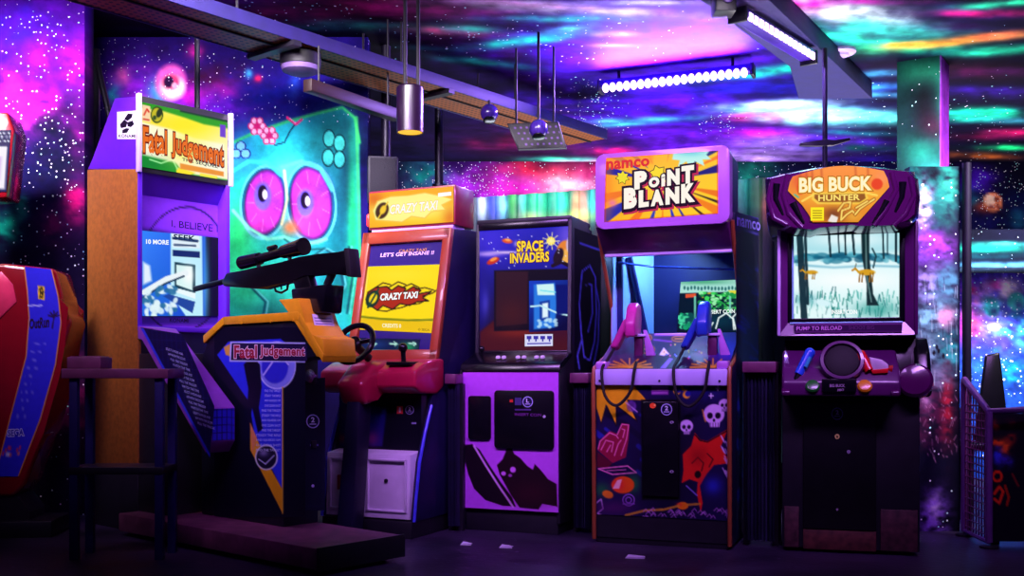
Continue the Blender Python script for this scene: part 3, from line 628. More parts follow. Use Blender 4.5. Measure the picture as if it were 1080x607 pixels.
    P.poly([(184, 303), (206, 309), (206, 315), (180, 306)], (235, 250, 255)); P.poly([(178, 310), (206, 318), (203, 330), (172, 312)], (30, 70, 160))
    P.line([(152, 308), (176, 294), (196, 288)], 6, (235, 245, 250)); P.line([(150, 314), (174, 299), (194, 291)], 2, (30, 60, 90)); P.poly([(151, 276), (158, 280), (160, 296), (151, 300)], (225, 240, 255), 3)
    for k in range(46):
        x = 151+rng.random()*34; y = 303+rng.random()*30; P.ell(x, y, 2+rng.random()*3, 1.5+rng.random()*2, (225, 245, 250) if k % 3 else (40, 110, 160), rng.random()*90, 1.2, .9)
    sc.text('10 MORE', (154, 257), (178, 258), 5, 5, (245, 250, 255), 1, .04); sc.text('SEEK', (183, 252.5), (206, 254.5), 6, 6, (20, 40, 80), 1, .03)
    sc.build('screen', GLOWSOFT, t)
    for x_ in (-h+.012, h-.012): MB().box(x_-.0125, x_+.0125, -.008, .0, 1.13, 1.975, .002).build('front_edge', PURPLE, t)
    MB().box(-h, h, -.012, .0, 1.105, 1.135, .003).build('bezel_sill', PURPLE, t)
    # sloping shelf towards the player with printed side
    pr = [(.1, 1.13), (0, 1.125), (-.43, 1.077), (-.70, .70), (-.70, .53), (-.66, .47), (.0, 1.04), (.1, 1.04)]
    pr = [(-.002, 1.13), (-.16, 1.115), (-.715, .70), (-.715, .53), (-.665, .47), (-.05, 1.06), (-.002, 1.06)]
    sh = MB().prism(pr, -h, -.15, .004).build('sloping_shelf', mat('plum_panel', (130, 60, 170), .45), t)
    a = Art(T, (-h-.002, 0, 0), (1, 0, 0)); P = a.sheet([(148, 345), (192, 352), (226, 428), (221, 482)], 60, 90, (18, 16, 66), depth=.001)
    for k in range(14): P.line([(150+k*5, 345), (158+k*5, 480)], .6, (40, 40, 120), .5); P.line([(146, 348+k*10), (226, 350+k*10)], .6, (40, 40, 120), .5)
    P.line([(150, 347), (221, 481)], 3.4, (50, 60, 235), .9)
    for k in range(15):
        x0 = 176+k*2.4; y0 = 366+k*5.6
        a.text(['SELECT A MODE AND', 'AIM WITH THE SCOPE', 'PULL THE TRIGGER', 'WATCH THE TIME'][k % 4], (x0-1, y0+2.5), (x0+17, y0+8.5), 2.4, col=(190, 190, 250), layer=1)
    a.build('instruction_panel', PRINT, sh)
    a = Art(T, (0, -.718, 0), (0, 1, 0)); P = a.sheet([(-.285, -.718, .695), (-.155, -.718, .695), (-.155, -.718, .535), (-.285, -.718, .535)], 24, 30, (40, 36, 190), True, .001)
    for k in range(6): P.line([(222, 432+k*8), (255, 432+k*8)], .8, (14, 12, 70)); P.line([(224+k*5, 428), (224+k*5, 472)], .8, (14, 12, 70))
    P.line([(224, 467), (256, 467)], 2, (120, 110, 235)); a.build('shelf_end', PRINT, sh)
    MB().plank([(-.235, -.235, 1.062), (-.175, -.235, 1.062), (-.175, -.325, .995), (-.235, -.325, .995)], .004).build('coin_slot_plate', BLACKGLOSS, sh)
    MB().box(-h+.01, h-.01, -.3, .02, .02, .98, .006).build('lower_body', BLACK, t)
    # console in front
    x0, x1 = -.12, .095
    cp = [(-.36, .15), (-.36, .95), (-.43, 1.075), (-.60, 1.15), (-1.08, 1.15), (-1.08, .12), (-.36, .12)]
    con = MB().prism(cp, x0, x1, .006).build('console', mat('console_black', (14, 14, 34), .4), t)
    MB().prism([(-1.07, 1.15), (-1.16, 1.15), (-1.38, .955), (-1.07, .935)], x0, .06, .004).build('overhang', mat('console_black', (14, 14, 34), .4), con)
    # yellow edging of the console
    edge = [(-.40, 1.062), (-.585, 1.155), (-1.215, 1.158), (-1.40, .955)]
    m = MB()
    for (ya, za), (yb, zb) in zip(edge, edge[1:]):
        d = Vector((yb-ya, zb-za)).normalized(); nx_, nz_ = -d.y, d.x
        if nz_ < 0: nx_, nz_ = -nx_, -nz_
        m.solid([(x0-.014, ya, za-.03), (x0-.014, yb, zb-.03), (x0-.014, yb+nx_*.012, zb+nz_*.012), (x0-.014, ya+nx_*.012, za+nz_*.012)], [(.068, ya, za-.03), (.068, yb, zb-.03), (.068, yb+nx_*.012, zb+nz_*.012), (.068, ya+nx_*.012, za+nz_*.012)], .003)
    for y_ in (-.5, -.75, -1.0, -1.18): m.lathe([(.007, 0), (.007, .004)], (x0-.014, y_, 1.10+(.03 if y_ < -.6 else 0)), (-1, 0, 0), 10)
    m.build('edge_trim', YELLOW, con)
    tb = MB().prism([(-1.17, 1.15), (-1.05, 1.235), (-1.225, 1.235), (-1.29, 1.06), (-1.40, 1.04), (-1.41, .95), (-1.35, .95)], x0-.012, .065, .008).build('top_block', YELLOW, con)
    a = Art(T, (0, -1.264, 1.1475), (0, -.937, .348))
    P = a.sheet([(329, 331), (350, 332), (353, 345), (332, 344)], 22, 14, (240, 235, 245), depth=.001)
    for k in range(3): P.line([(332+k*.6, 335+k*3), (349+k*.6, 335.8+k*3)], 1, (90, 70, 160))
    a.build('notice_label', PRINT, tb)
    a = Art(T, (x0-.003, 0, 0), (1, 0, 0)); P = a.sheet([(226, 345), (322, 345), (322, 545), (226, 545)], 120, 230, (12, 12, 34), depth=.001)
    P.poly([(229, 374), (241, 360), (296, 357), (309, 368), (312, 385), (308, 399), (298, 408), (298, 517), (268, 456), (263, 424), (250, 405)], (44, 52, 232), .8)
    P.ell(292, 385, 19, 24, (150, 160, 245), 0, 1.5, .8); P.ell(290, 386, 14, 18, (46, 46, 210), 0, 1.5); P.ring(292, 385, 19.5, 24.5, 1.4, (190, 200, 255)); P.line([(278, 395), (294, 372), (304, 384)], 1.6, (225, 225, 255), .8)
    P.poly([(236, 366), (243, 362), (244, 376), (238, 374)], (225, 170, 70))
    P.poly([(257, 384), (266, 376), (274, 384), (276, 408), (273, 430), (277, 452), (272, 456), (266, 430), (262, 452), (259, 445), (262, 410)], (16, 12, 36), 1)
    P.ell(265, 381, 4, 6, (16, 10, 30), 0, 1)
    P.poly([(264, 446), (271, 462), (281, 486), (298, 516), (298, 541), (264, 474)], (235, 165, 25), .7); P.poly([(264, 446), (271, 462), (266, 478)], (230, 140, 90), 1)
    P.line([(298, 408), (298, 541)], 1.2, (235, 190, 60)); P.ell(281, 482, 12, 13.5, (225, 225, 245), 0, 1); P.ell(281, 482, 10.5, 12, (24, 18, 50), 0, 1); P.line([(273, 484), (280, 489), (289, 480)], 1.2, (190, 190, 240)); P.gauss(278, 477, 5, 4, (150, 140, 200), .8)
    for k in range(13):
        y = 410+k*5.2; xa = 279 if k < 9 else 281; a.text(['FIND THE TARGET', 'STEADY THE RIFLE', 'AND SQUEEZE OFF', 'ONE CLEAN SHOT'][k % 4], (xa if k < 4 else 270 if k > 8 else 276, y+3), (296, y+3.2), 2.5, col=(205, 210, 255), layer=1)
    P.poly([(243, 360), (326, 361), (325, 382), (242, 381)], (190, 200, 250), .8); 
    a.poly([(244.5, 361.5), (324.5, 362.5), (323.5, 380.5), (243.5, 379.5)], (30, 20, 66), 1)
    for g_, c_, l_ in ((.05, (240, 215, 235), 2), (0, (165, 30, 60), 3)): a.text('Fatal', (247, 377.5), (271, 377.5), 13.5, 13.5, c_, l_, .03, 0, g_); a.text('Judgement', (274, 377.5), (321.5, 378), 13.5, 12.5, c_, l_, .03, 0, g_)
    a.build('side_artwork', PRINT, con)
    cd_ = Art(T, (0, -1.083, 0), (0, 1, 0)); P = cd_.sheet([(302, 400), (343, 398), (343, 538), (302, 538)], 30, 90, (18, 17, 44), depth=.002)
    P.line([(304, 404), (341, 402), (341, 534), (304, 534), (304, 404)], 1, (40, 40, 90)); emblem(cd_, 330, 444, 7, 1)
    cd_.poly([(327, 468), (336, 468), (336, 470), (327, 470)], (90, 80, 150), 1); cd_.disc(330, 512, 1.6, 1.6, (180, 170, 220), 1, 10)
    cd_.build('coin_door', PRINT, con)
    for z in (.50, .82): MB().box(.045, .075, -1.095, -1.08, z, z+.035, .003).build('coin_slot', DARKMETAL, con)
    lg = MB(); lg.lathe([(.034, 0), (.034, .006), (.02, .009)], (.03, -1.088, .86), (0, -1, 0), 16).plate([(-.02, .853), (.08, .853), (.08, .867), (-.02, .867)], -1.09, -1.084); lg.build('maker_emblem', CHROME, con)
    # rifle on its mount
    xr = -.02
    R = lambda px, py: T.sd(px, py, xr)
    def rp(pts): return [(v.y, v.z) for v in (R(*p) for p in pts)]
    rifle = MB().prism(rp([(238, 297), (243, 288), (262, 285), (300, 277), (322, 271), (340, 268), (352, 269), (370, 263), (373, 277), (371, 291), (352, 289), (338, 288), (326, 291), (310, 297), (282, 305), (266, 304), (240, 302)]), xr-.028, xr+.028, .009).build('rifle', GUN, t)
    MB().tube([R(206, 304.5), R(241, 295.5)], .016, 14).build('barrel', GUN, rifle)
    sc_ = MB(); A_, B_, C_, D_ = R(255, 277), R(277, 272), R(297, 266), R(319, 260)
    sc_.tube([A_, lerp(A_, B_, .85)], .036, 16, .033).tube([lerp(A_, B_, .8), lerp(C_, D_, .25)], .024, 16).tube([lerp(C_, D_, .1), D_], .034, 16, .042); e_ = R(287, 262); sc_.tube([R(286, 270), e_], .017, 12); sc_.tube([R(283, 262), R(291, 260)], .012, 10)
    sc_.tube([D_, D_+(D_-C_)*.08], .044, 16).build('scope', BLACKGLOSS, rifle)
    for q_ in (((272, 275), (274, 287)), ((304, 266), (307, 278))): MB().tube([R(*q_[0]), R(*q_[1])], .011, 8).build('scope_mount', GUN, rifle)
    MB().prism(rp([(312, 293), (328, 287), (338, 326), (321, 330)]), xr-.024, xr+.024, .008).build('grip', GUN, rifle)
    MB().tube([R(289, 301), R(291, 307), R(297, 308.5), R(303, 305), R(304, 298)], .006, 8).tube([R(296, 299), R(297, 305)], .004, 6).build('trigger_guard', GUN, rifle)
    MB().prism(rp([(368, 262), (373, 262), (376, 292), (371, 292)]), xr-.034, xr+.034, .006).build('butt_plate', RUBBER, rifle)
    MB().prism(rp([(315, 305), (352, 300), (349, 330), (318, 330)]), xr-.05, xr+.07, .01).build('rifle_mount', BLACKGLOSS, t)
    MB().tube([R(345, 300), R(352, 285)], .02, 10).build('mount_pivot', DARKMETAL, t)
    # platform
    pf = MB().box(-.40, .10, -1.70, .0, .025, .12, .006).build('platform', mat('plum_board', (105, 52, 82), .55, var=.3), t)
    MB().box(-.405, .105, -1.712, -1.70, .02, .125, .003).build('platform_edge', BLACK, pf)
    for x in (-.33, .05):
        for y in (-1.6, -.1): MB().lathe([(.022, -.012), (.022, .012)], (x, y, .022), (1, 0, 0), 14).box(x-.016, x+.016, y-.01, y+.01, .02, .03).build('caster', RUBBER, t)
sniper()
# ------------------------------------------------------------------ taxi racing cabinet
def taxi():
    T = Frame.front(388, 6.05, 25, .585); h = .2925
    t = thing('driving_arcade_cabinet', 'orange and red upright driving cabinet with steering wheel and yellow taxi screen', 'arcade cabinet', T)
    ORANGE = mat('orange_frame', (165, 66, 34), .38, var=.08, coat=.3); REDP = mat('red_plastic', (190, 26, 70), .3, var=.06, coat=.4)
    s_top = (-.02, 1.69); s_bot = (-.20, .93)
    prof = [(-.455, .09), (-.40, .40), (-.27, .70), (-.20, .93), (-.02, 1.69), (.12, 1.70), (.45, 1.72), (.50, 1.2), (.50, .09)]
    for x0, x1, nm in ((-h, -h+.025, 'side_panel'), (h-.025, h, 'side_panel')):
        s_ = MB().prism(prof, x0, x1, .004).build(nm, mat('cabinet_navy', (26, 20, 66), .4), t)
        xx = x0 if x0 < 0 else x1
        MB().tube([(xx, y, z) for y, z in [(-.458, .09), (-.44, .2), (-.402, .40), (-.34, .56), (-.272, .70)]], .009, 8).build('edge_trim', mat('blue_edge', (70, 70, 235), .35), s_)
    MB().prism([(-.02, .1), (-.02, .9), (.1, 1.65), (.49, 1.68), (.49, .1)], -h+.025, h-.025).build('back_box', BLACK, t)
    # marquee box
    MB().box(-h, h, .004, .235, 1.715, 1.945, .01).build('marquee_box', mat('maroon_box', (150, 36, 60), .35, coat=.3), t)
    a = Art(T, (0, -.002, 0), (0, 1, 0)); P = a.sheet([(-h+.012, -.002, 1.932), (h-.012, -.002, 1.932), (h-.012, -.002, 1.73), (-h+.012, -.002, 1.73)], 110, 48, (255, 176, 16), True, .006)
    P.gauss(440, 225, 46, 12, (255, 225, 60), 1); P.gauss(432, 220, 36, 8, (255, 250, 150), .9); P.gauss(395, 210, 10, 8, (225, 80, 10), .6); P.gauss(475, 230, 8, 12, (230, 110, 20), .7)
    fl = [(396, 232), (393, 222), (398, 212), (412, 207), (430, 206), (448, 203), (468, 207), (478, 210), (466, 216), (470, 221), (455, 223), (448, 230), (434, 228), (424, 234), (410, 233)]
    P.poly(fl, (255, 252, 150), 1.5, .9); P.line(fl+fl[:1], 1.1, (250, 190, 60), .8)
    P.ell(403, 222, 6.5, 9, (70, 40, 10), 25, 1.2); P.ell(404, 221, 3, 5, (250, 205, 40), 25, 1.2); P.line([(399, 230), (409, 213)], 1.4, (250, 205, 40))
    a.text('CRAZY TAXI', (411, 226), (462, 221), 10, 10, (250, 196, 40), 2, .03, .2, .035); a.text('CRAZY TAXI', (411, 226), (462, 221), 10, 10, (255, 255, 250), 3, .03, .2)
    a.poly([(462, 203.5), (476, 202), (476, 206), (462, 207.5)], (255, 255, 255), 1)
    a.build('marquee', GLOW, t)
    MB().box(-h-.03, -h, .02, .12, 1.74, 1.82, .02).build('side_lamp', mat('red_lamp', (255, 60, 40), .3, emit=.8), t)
    MB().box(-h+.02, h-.02, .01, .15, 1.685, 1.72, .003).build('hinge_bar', LILAC, t)
    # leaning monitor frame
    d = Vector((0, s_bot[0]-s_top[0], s_bot[1]-s_top[1])); L = d.length; d.normalize(); n = Vector((0, d.z, -d.y))   # n points to the player
    if n.y > 0: n = -n
    o = Vector((0, *s_top))
    def pt(x, v, out=0.0): return tuple(o+Vector((x, 0, 0))+d*v+n*out)
    def bar(m, xa, xb, va, vb, t0=-.01, t1=.03, b=.008): m.solid([pt(xa, va, t0), pt(xb, va, t0), pt(xb, vb, t0), pt(xa, vb, t0)], [pt(xa, va, t1), pt(xb, va, t1), pt(xb, vb, t1), pt(xa, vb, t1)], b)
    m = MB(); bar(m, -h-.003, -h+.05, 0, L); bar(m, h-.05, h+.003, 0, L); bar(m, -h, h, 0, .075); bar(m, -h, h, L-.07, L, b=.004)
    m.build('monitor_frame', ORANGE, t)
    a = Art(T, pt(0, 0, .006), n); P = a.sheet([pt(-h+.05, .07, .006), pt(h-.05, .07, .006), pt(h-.05, L-.07, .006), pt(-h+.05, L-.07, .006)], 50, 60, (36, 14, 100), True, .02)
    a.text("LET'S GET INSANE !!", (401, 271), (458, 268), 4.2, 4, (255, 225, 240), 1, .02, .2); a.text('CRAZY TAXI', (421, 266), (450, 264.5), 3, 3, (225, 170, 60), 1, .0, .2)
    bz = a.build('bezel', PRINT, t)
    a = Art(T, pt(0, 0, .009), n); P = a.sheet([(384.5, 281), (467, 278.5), (456.5, 351), (372.5, 347)], 100, 80, (255, 222, 12), depth=.004)
    P.poly([(372, 335), (460, 339), (456, 352), (370, 350)], (240, 195, 10), 1.5); P.line([(374, 333), (402, 336), (430, 337.5), (458, 337)], 2.4, (120, 130, 10), .9); P.gauss(420, 290, 40, 10, (255, 235, 60), .6)
    fl = [(392, 323), (386, 316), (388, 308), (396, 303), (408, 302), (413, 306), (420, 301), (428, 304), (426, 308), (436, 302), (444, 306), (440, 310), (455, 307), (446, 314), (452, 317), (440, 318), (432, 322), (422, 320), (414, 326), (404, 322), (398, 327)]
    P.poly(fl, (176, 44, 20), 1); P.line(fl+fl[:1], 1.3, (30, 16, 10))
    for pts in ([(396, 303), (404, 298), (412, 300)], [(410, 303), (420, 297), (428, 300)], [(424, 303), (434, 299), (442, 303)], [(438, 305), (448, 303), (458, 306)], [(398, 327), (408, 328), (416, 325)], [(414, 326), (424, 324), (432, 321)], [(432, 321), (442, 320), (450, 316)], [(446, 312), (456, 309), (462, 305)]): P.line(pts, 1.3, (40, 16, 8), .9)
    P.ell(393, 315, 6.5, 9.5, (20, 50, 40), 28, 1); P.ell(393.5, 314.5, 3.8, 6, (250, 215, 20), 28, 1); P.line([(388, 324), (399, 305)], 2, (20, 70, 50))
    a.text('CRAZY TAXI', (401, 317), (441, 314), 7.6, 7, (20, 10, 10), 1, .05, .15, .05); a.text('CRAZY TAXI', (401, 317), (441, 314), 7.6, 7, (255, 255, 255), 2, .05, .15)
    a.text('CREDITS 0', (403, 345), (423, 345.6), 4.2, 4.2, (255, 250, 200), 1, .03); a.text('© SEGA', (441, 348.5), (453, 349), 2.6, 2.6, (70, 50, 10), 1)
    a.build('screen', GLOWSOFT, t)
    a = Art(T, pt(0, 0, .010), n); P = a.sheet([(379, 356), (443, 357.5), (441, 372), (376, 371)], 50, 14, (8, 20, 60), depth=.003)
    P.gauss(430, 366, 9, 5, (30, 150, 90), .9); P.gauss(396, 363, 14, 5, (20, 50, 120), .9)
    for x in (389, 411, 431): P.line([(x, 362), (x+7, 362.4)], 1.4, (180, 235, 220)); P.line([(x+5, 360.5), (x+8, 362.4), (x+5, 364.4)], 1, (180, 235, 220))
    P.line([(386, 369), (440, 370)], 1.2, (60, 130, 150)); a.build('instruction_strip', GLOW, t)
    # dashboard, wheel, shifter
    dash = MB().prism([(-.20, .955), (-.36, .93), (-.46, .885), (-.47, .80), (-.40, .765), (-.22, .76), (-.15, .80), (-.15, .95)], -h-.012, h+.012, .014, 3).build('dashboard', REDP, t)
    MB().prism([(-.30, .95), (-.48, .93), (-.62, .82), (-.56, .70), (-.46, .73), (-.30, .80)], -.10, .07, .03, 3).build('wheel_pod', REDP, t)
    w = bpy.data.objects.new('steering_wheel', None); C.objects.link(w); w.parent = t
    cw = Vector((-.015, -.56, 1.03)); ax = Vector((0, -.88, .47)).normalized(); u = Vector((1, 0, 0)); v = ax.cross(u)
    MB().tube([cw+u*.112*math.cos(k*math.pi/16)+v*.112*math.sin(k*math.pi/16) for k in range(32)], .016, 10, closed=True).build('rim', BLACKGLOSS, w)
    m = MB()
    for k in (0.2, 2.94, 4.71): m.tube([cw, cw+(u*math.cos(k)+v*math.sin(k))*.11], .012, 8)
    m.lathe([(.04, -.012), (.04, .012), (.03, .022)], cw, ax, 18).build('spokes', GUN, w)
    MB().tube([cw, cw-ax*.16], .022, 12).build('steering_column', DARKMETAL, t)
    MB().tube([(.17, -.36, .92), (.175, -.375, 1.0)], .014, 10).ball((.175, -.377, 1.01), .026).build('shift_lever', BLACKGLOSS, t)
    MB().box(.10, .25, -.43, -.29, .915, .935, .006).build('shifter_plate', BLACKGLOSS, t)
    # leg that carries the wheel pod
    m = MB(); m.solid([(-.05, -.68, .035), (.05, -.68, .035), (.05, -.57, .035), (-.05, -.57, .035)], [(-.055, -.56, .78), (.025, -.56, .78), (.025, -.44, .78), (-.055, -.44, .78)], .008)
    m.box(-.08, .08, -.71, -.55, 0, .04, .008).build('support_post', mat('post_navy', (22, 18, 52), .45, .2), t)
    # coin panel, dark opening with its reflection painted in, lower doors
    MB().box(-h+.03, h-.03, -.33, .0, .09, .76, .004).build('lower_box', BLACK, t)
    a = Art(T, (0, -.335, 0), (0, 1, 0)); P = a.sheet([(-h+.028, -.335, .755), (h-.028, -.335, .755), (h-.028, -.335, .455), (-h+.028, -.335, .455)], 60, 40, (13, 11, 26), True, .004)
    P.poly([(352, 420), (408, 430), (403, 470), (350, 472)], (28, 22, 110), 2); P.gauss(366, 435, 8, 14, (120, 50, 150), .8); P.gauss(374, 455, 8, 8, (40, 120, 190), .8); P.gauss(360, 462, 10, 6, (170, 60, 90), .8); P.gauss(392, 462, 8, 8, (150, 50, 110), .7)
    a.poly([(418.5, 428), (425, 428), (425, 436), (418.5, 436)], (255, 70, 60), 1); a.text('1', (420.8, 434.8), (422.8, 434.8), 5.5, col=(255, 220, 210), layer=2); emblem(a, 432, 432, 4.6, 1)
    a.poly([(434, 445), (439, 445), (439, 447), (434, 447)], (150, 140, 190), 1)
    a.build('coin_panel', PRINT, t)
    m = MB().prism([(-.46, .10), (-.45, .44), (-.30, .46), (-.30, .10)], -h+.028, h-.028, .004); low = m.build('lower_panel', WHITEP, t)
    for xa, xb in ((-h+.05, -.02), (.0, h-.045)):
        f = Frame; mm = MB()
        for (a0, a1, b0, b1) in ((xa, xb, .135, .147), (xa, xb, .405, .417), (xa, xa+.012, .135, .417), (xb-.012, xb, .135, .417)): mm.box(a0, a1, -.468, -.452, b0, b1, .003)
        dr = mm.build('door_frame', WHITEP, low)
    MB().lathe([(.011, 0), (.011, .006), (.006, .009)], (.12, -.456, .30), (0, -1, 0), 12).build('lock', DARKMETAL, low)
    MB().box(-.19, -.15, -.464, -.452, .24, .32, .003).build('red_sticker', mat('red_sticker', (200, 40, 70), .5), low)
    MB().prism([(-.47, .0), (-.47, .09), (.48, .09), (.48, .0)], -h+.01, h-.01, .004).build('plinth', BLACK, t)
taxi()
# ------------------------------------------------------------------ blue cabinet with the alien marquee
def invaders():
    T = Frame.front(487, 5.72, 22, .578); h = .289
    t = thing('alien_shooter_cabinet', 'black upright cabinet', 'arcade cabinet', T)
    t['label'] = 'slim black upright cabinet with gold lettered blue marquee and violet-lit lower front panel'
    prof = [(.01, .06), (.01, .90), (.05, .935), (.19, .985), (.20, 1.735), (.24, 1.75), (.50, 1.745), (.62, 1.60), (.66, 1.30), (.66, .06)]
    for x0, x1 in ((-h, -h+.02), (h-.02, h)):
        sp = MB().prism(prof, x0, x1, .004).build('side_panel', BLACK, t)
    # line drawing on the right-hand side
    a = Art(T, (h+.0012, 0, 0), (1, 0, 0)); P = a.sheet([(606, 240), (633, 250), (634, 540), (606, 545)], 34, 150, (13, 12, 26), depth=.001)
    B_ = (110, 120, 255)
    for pts in ([(614, 286), (622, 280), (628, 292), (629, 330), (627, 360), (622, 380), (616, 376), (613, 350), (611, 320), (614, 286)], [(618, 300), (624, 300), (625, 330), (620, 350)], [(612, 256), (626, 261), (634, 264)], [(628, 300), (632, 320), (631, 360), (626, 385)], [(613, 360), (609, 375), (611, 388)]):
        P.line(pts, 1.6, B_, 1)
    a.build('side_drawing', PRINT, sp)
    MB().box(-h+.02, h-.02, .25, .64, .9, 1.72).box(-h+.02, h-.02, .08, .64, .10, .92).build('inner_box', BLACK, t)
    MB().box(-h+.004, h-.004, .195, .56, 1.725, 1.752, .006).build('top_board', BLACK, t)
    # glass with lit artwork
    y = .20
    for b_ in ((-h+.018, h-.018, 1.69, 1.73), (-h+.018, h-.018, .975, 1.0)): MB().box(b_[0], b_[1], y-.012, y+.02, b_[2], b_[3], .003).build('glass_frame', BLACKGLOSS, t)
    a = Art(T, (0, y, 0), (0, 1, 0)); P = a.sheet([(-h+.02, y, 1.69), (h-.02, y, 1.69), (h-.02, y, 1.0), (-h+.02, y, 1.0)], 110, 140, (14, 10, 70), True, .004)
    P.grad((506, 248), (30, 30, 190), (506, 366), (10, 6, 40)); P.gauss(520, 255, 30, 22, (60, 40, 225), .9); P.gauss(575, 258, 40, 22, (24, 26, 170), .9); P.gauss(600, 250, 14, 20, (120, 90, 235), .8); P.gauss(508, 310, 6, 40, (26, 20, 140), .8); P.gauss(602, 315, 6, 40, (20, 20, 130), .8)
    P.gauss(512, 320, 4, 14, (80, 70, 225), .6); P.gauss(604, 318, 3, 12, (60, 60, 210), .6)
    P.poly([(506, 350), (520, 338), (540, 344), (565, 346), (590, 340), (606, 332), (606, 370), (506, 370)], (70, 16, 26), 3); P.gauss(545, 350, 24, 6, (130, 34, 24), .8); P.gauss(590, 350, 20, 8, (60, 12, 40), .8)
    P.gauss(515, 268, 14, 2.4, (190, 150, 255), .9); P.gauss(535, 266, 20, 1.6, (255, 220, 255), .8); P.gauss(545, 257, 3, 3, (230, 200, 255), .7)
    P.ell(535, 254, 5.5, 2.4, (225, 80, 30), 8, 1); P.ell(535.5, 252.8, 3, 1.4, (255, 160, 80), 8, .8); P.ell(520, 275, 7, 3, (200, 50, 24), -24, 1); P.ell(520.5, 273.2, 4, 1.7, (255, 150, 60), -24, .8)
    P.ell(596, 265, 9, 12, (230, 130, 40), 12, 1.4); P.ell(598, 270, 6, 8, (245, 180, 80), 12, 2); P.ell(589, 270, 5, 9, (30, 14, 30), 20, 1.2); P.ell(601, 258, 4, 8, (200, 190, 255), 0, 1.5, .8); P.line([(583, 280), (592, 276), (600, 280)], 4, (24, 10, 26)); P.ell(581, 254, 4.5, 4.5, (255, 230, 70), 0, 1)
    for k in range(50): x = 508+rng.random()*95; yy = 247+rng.random()*50; P.ell(x, yy, .6, .6, (225, 220, 255), 0, .6)
    for k in range(9):
        tt = k*.7; P.line([(581, 254), (581+9*math.cos(tt), 254+9*math.sin(tt))], .9, (255, 240, 170), .8)
    P.poly([(521, 285), (602, 283), (601, 347), (521, 349)], (8, 5, 22), 1)
    P.poly([(523, 286), (557, 286), (556, 341), (523, 344)], (46, 18, 30), 1.5); P.gauss(540, 330, 16, 16, (66, 22, 26), .8)
    for g_, c_, l_ in ((.06, (30, 14, 70), 1), (.025, (190, 70, 20), 2), (0, (255, 222, 40), 3)):
        a.text('SPACE', (545, 265.5), (573, 264.5), 11.5, 11, c_, l_, .03, 0, g_); a.text('INVADERS', (538, 277.5), (579, 275.5), 10.5, 10.5, c_, l_, .03, 0, g_)
    a.build('lit_glass', GLOW, t)
    a = Art(T, (0, y-.001, 0), (0, 1, 0)); P = a.sheet([(558, 296), (600, 295), (600, 348), (558, 350)], 56, 62, (6, 8, 40), depth=.0005)
    P.grad((563, 300), (20, 60, 190), (598, 340), (6, 8, 60)); P.poly([(563, 300), (585, 298), (588, 312), (585, 345), (563, 347)], (40, 120, 225), 2); P.poly([(566, 300), (584, 299), (585, 311), (567, 311)], (205, 245, 245), 1); P.line([(570, 306), (595, 309)], 1.4, (120, 225, 240)); P.poly([(569, 318), (580, 316), (580, 338), (569, 338)], (20, 60, 160), 1); P.poly([(572, 320), (578, 319), (578, 334), (572, 335)], (225, 245, 255), 1.5)
    P.line([(560, 323), (570, 322), (588, 330), (598, 332)], 1.8, (190, 235, 245)); P.poly([(586, 300), (601, 300), (601, 330), (587, 332)], (8, 20, 110), 1.5)
    for k in range(16): P.ell(566+rng.random()*22, 336+rng.random()*10, 2, 1.5, (190, 230, 250), 0, 1, .8)
    a.poly([(553.5, 352.5), (583, 352), (583, 364.5), (553.5, 365)], (215, 215, 245), 1)
    for k in range(4):
        x = 555.5+k*7.2; a.poly([(x, 354), (x+5, 354), (x+5, 357.5), (x, 357.5)], (60, 50, 170), 2); a.poly([(x+1.7, 357.5), (x+3.3, 357.5), (x+3.3, 360), (x+1.7, 360)], (60, 50, 170), 2)
    a.poly([(556, 361.5), (581, 361), (581, 362.5), (556, 363)], (90, 80, 190), 2)
    a.build('screen', GLOWSOFT, t)
    # control panel
    MB().prism([(-.015, .885), (.0, .925), (.20, .995), (.20, .97), (.02, .89)], -h-.004, h+.004, .004).build('control_panel', BLACKGLOSS, t)
    nrm = Vector((0, .07, -.20)).cross(Vector((1, 0, 0)))
    cp = [((-.07, 0), (0, 0)), ]
    for x in (-.10, .02, .13):
        for k in (0, 1):
            c = Vector((x+k*.035, .075, .957)); MB().lathe([(.014, 0), (.014, .008), (.010, .012)], c, (0, -.33, .94), 14).build('button', WHITEP, t)
    MB().lathe([(.007, -.02), (.007, .05)], (-.2, .09, .96), (0, -.33, .94), 10).ball((-.2, .075, 1.01), .017).build('joystick', BLACKGLOSS, t)
    # lower front
    a = Art(T, (0, -.003, 0), (0, 1, 0)); P = a.sheet([(-h+.006, -.003, .882), (h-.006, -.003, .882), (h-.006, -.003, .125), (-h+.006, -.003, .125)], 130, 170, (196, 84, 232), True, .012)  # violet cast of the room light is put into the panel colour
    P.poly([(490, 469), (498, 468), (506, 474), (516, 490), (528, 508), (540, 524), (544, 534), (530, 533), (512, 527), (500, 515), (494, 500), (490, 485)], (22, 6, 24), .8)
    P.poly([(535, 472), (539, 470), (542, 478), (549, 483), (556, 491), (562, 495), (564, 489), (570, 495), (578, 505), (587, 510), (588, 534), (572, 531), (568, 537), (548, 535), (538, 520), (527, 500), (524, 490), (530, 484)], (30, 8, 22), .8)
    P.ell(531, 499, 2.6, 2.2, (215, 110, 235), 0, 1); P.ell(541, 495, 3, 3, (215, 110, 235), 20, 1); P.ell(538, 501, 2, 1.6, (160, 70, 180), 0, 1); P.line([(500, 470), (512, 490), (526, 512), (541, 534)], 2.2, (235, 170, 250), .9); P.gauss(560, 520, 22, 12, (52, 12, 30), .7)
    lp = a.build('lower_panel', PRINT, t)
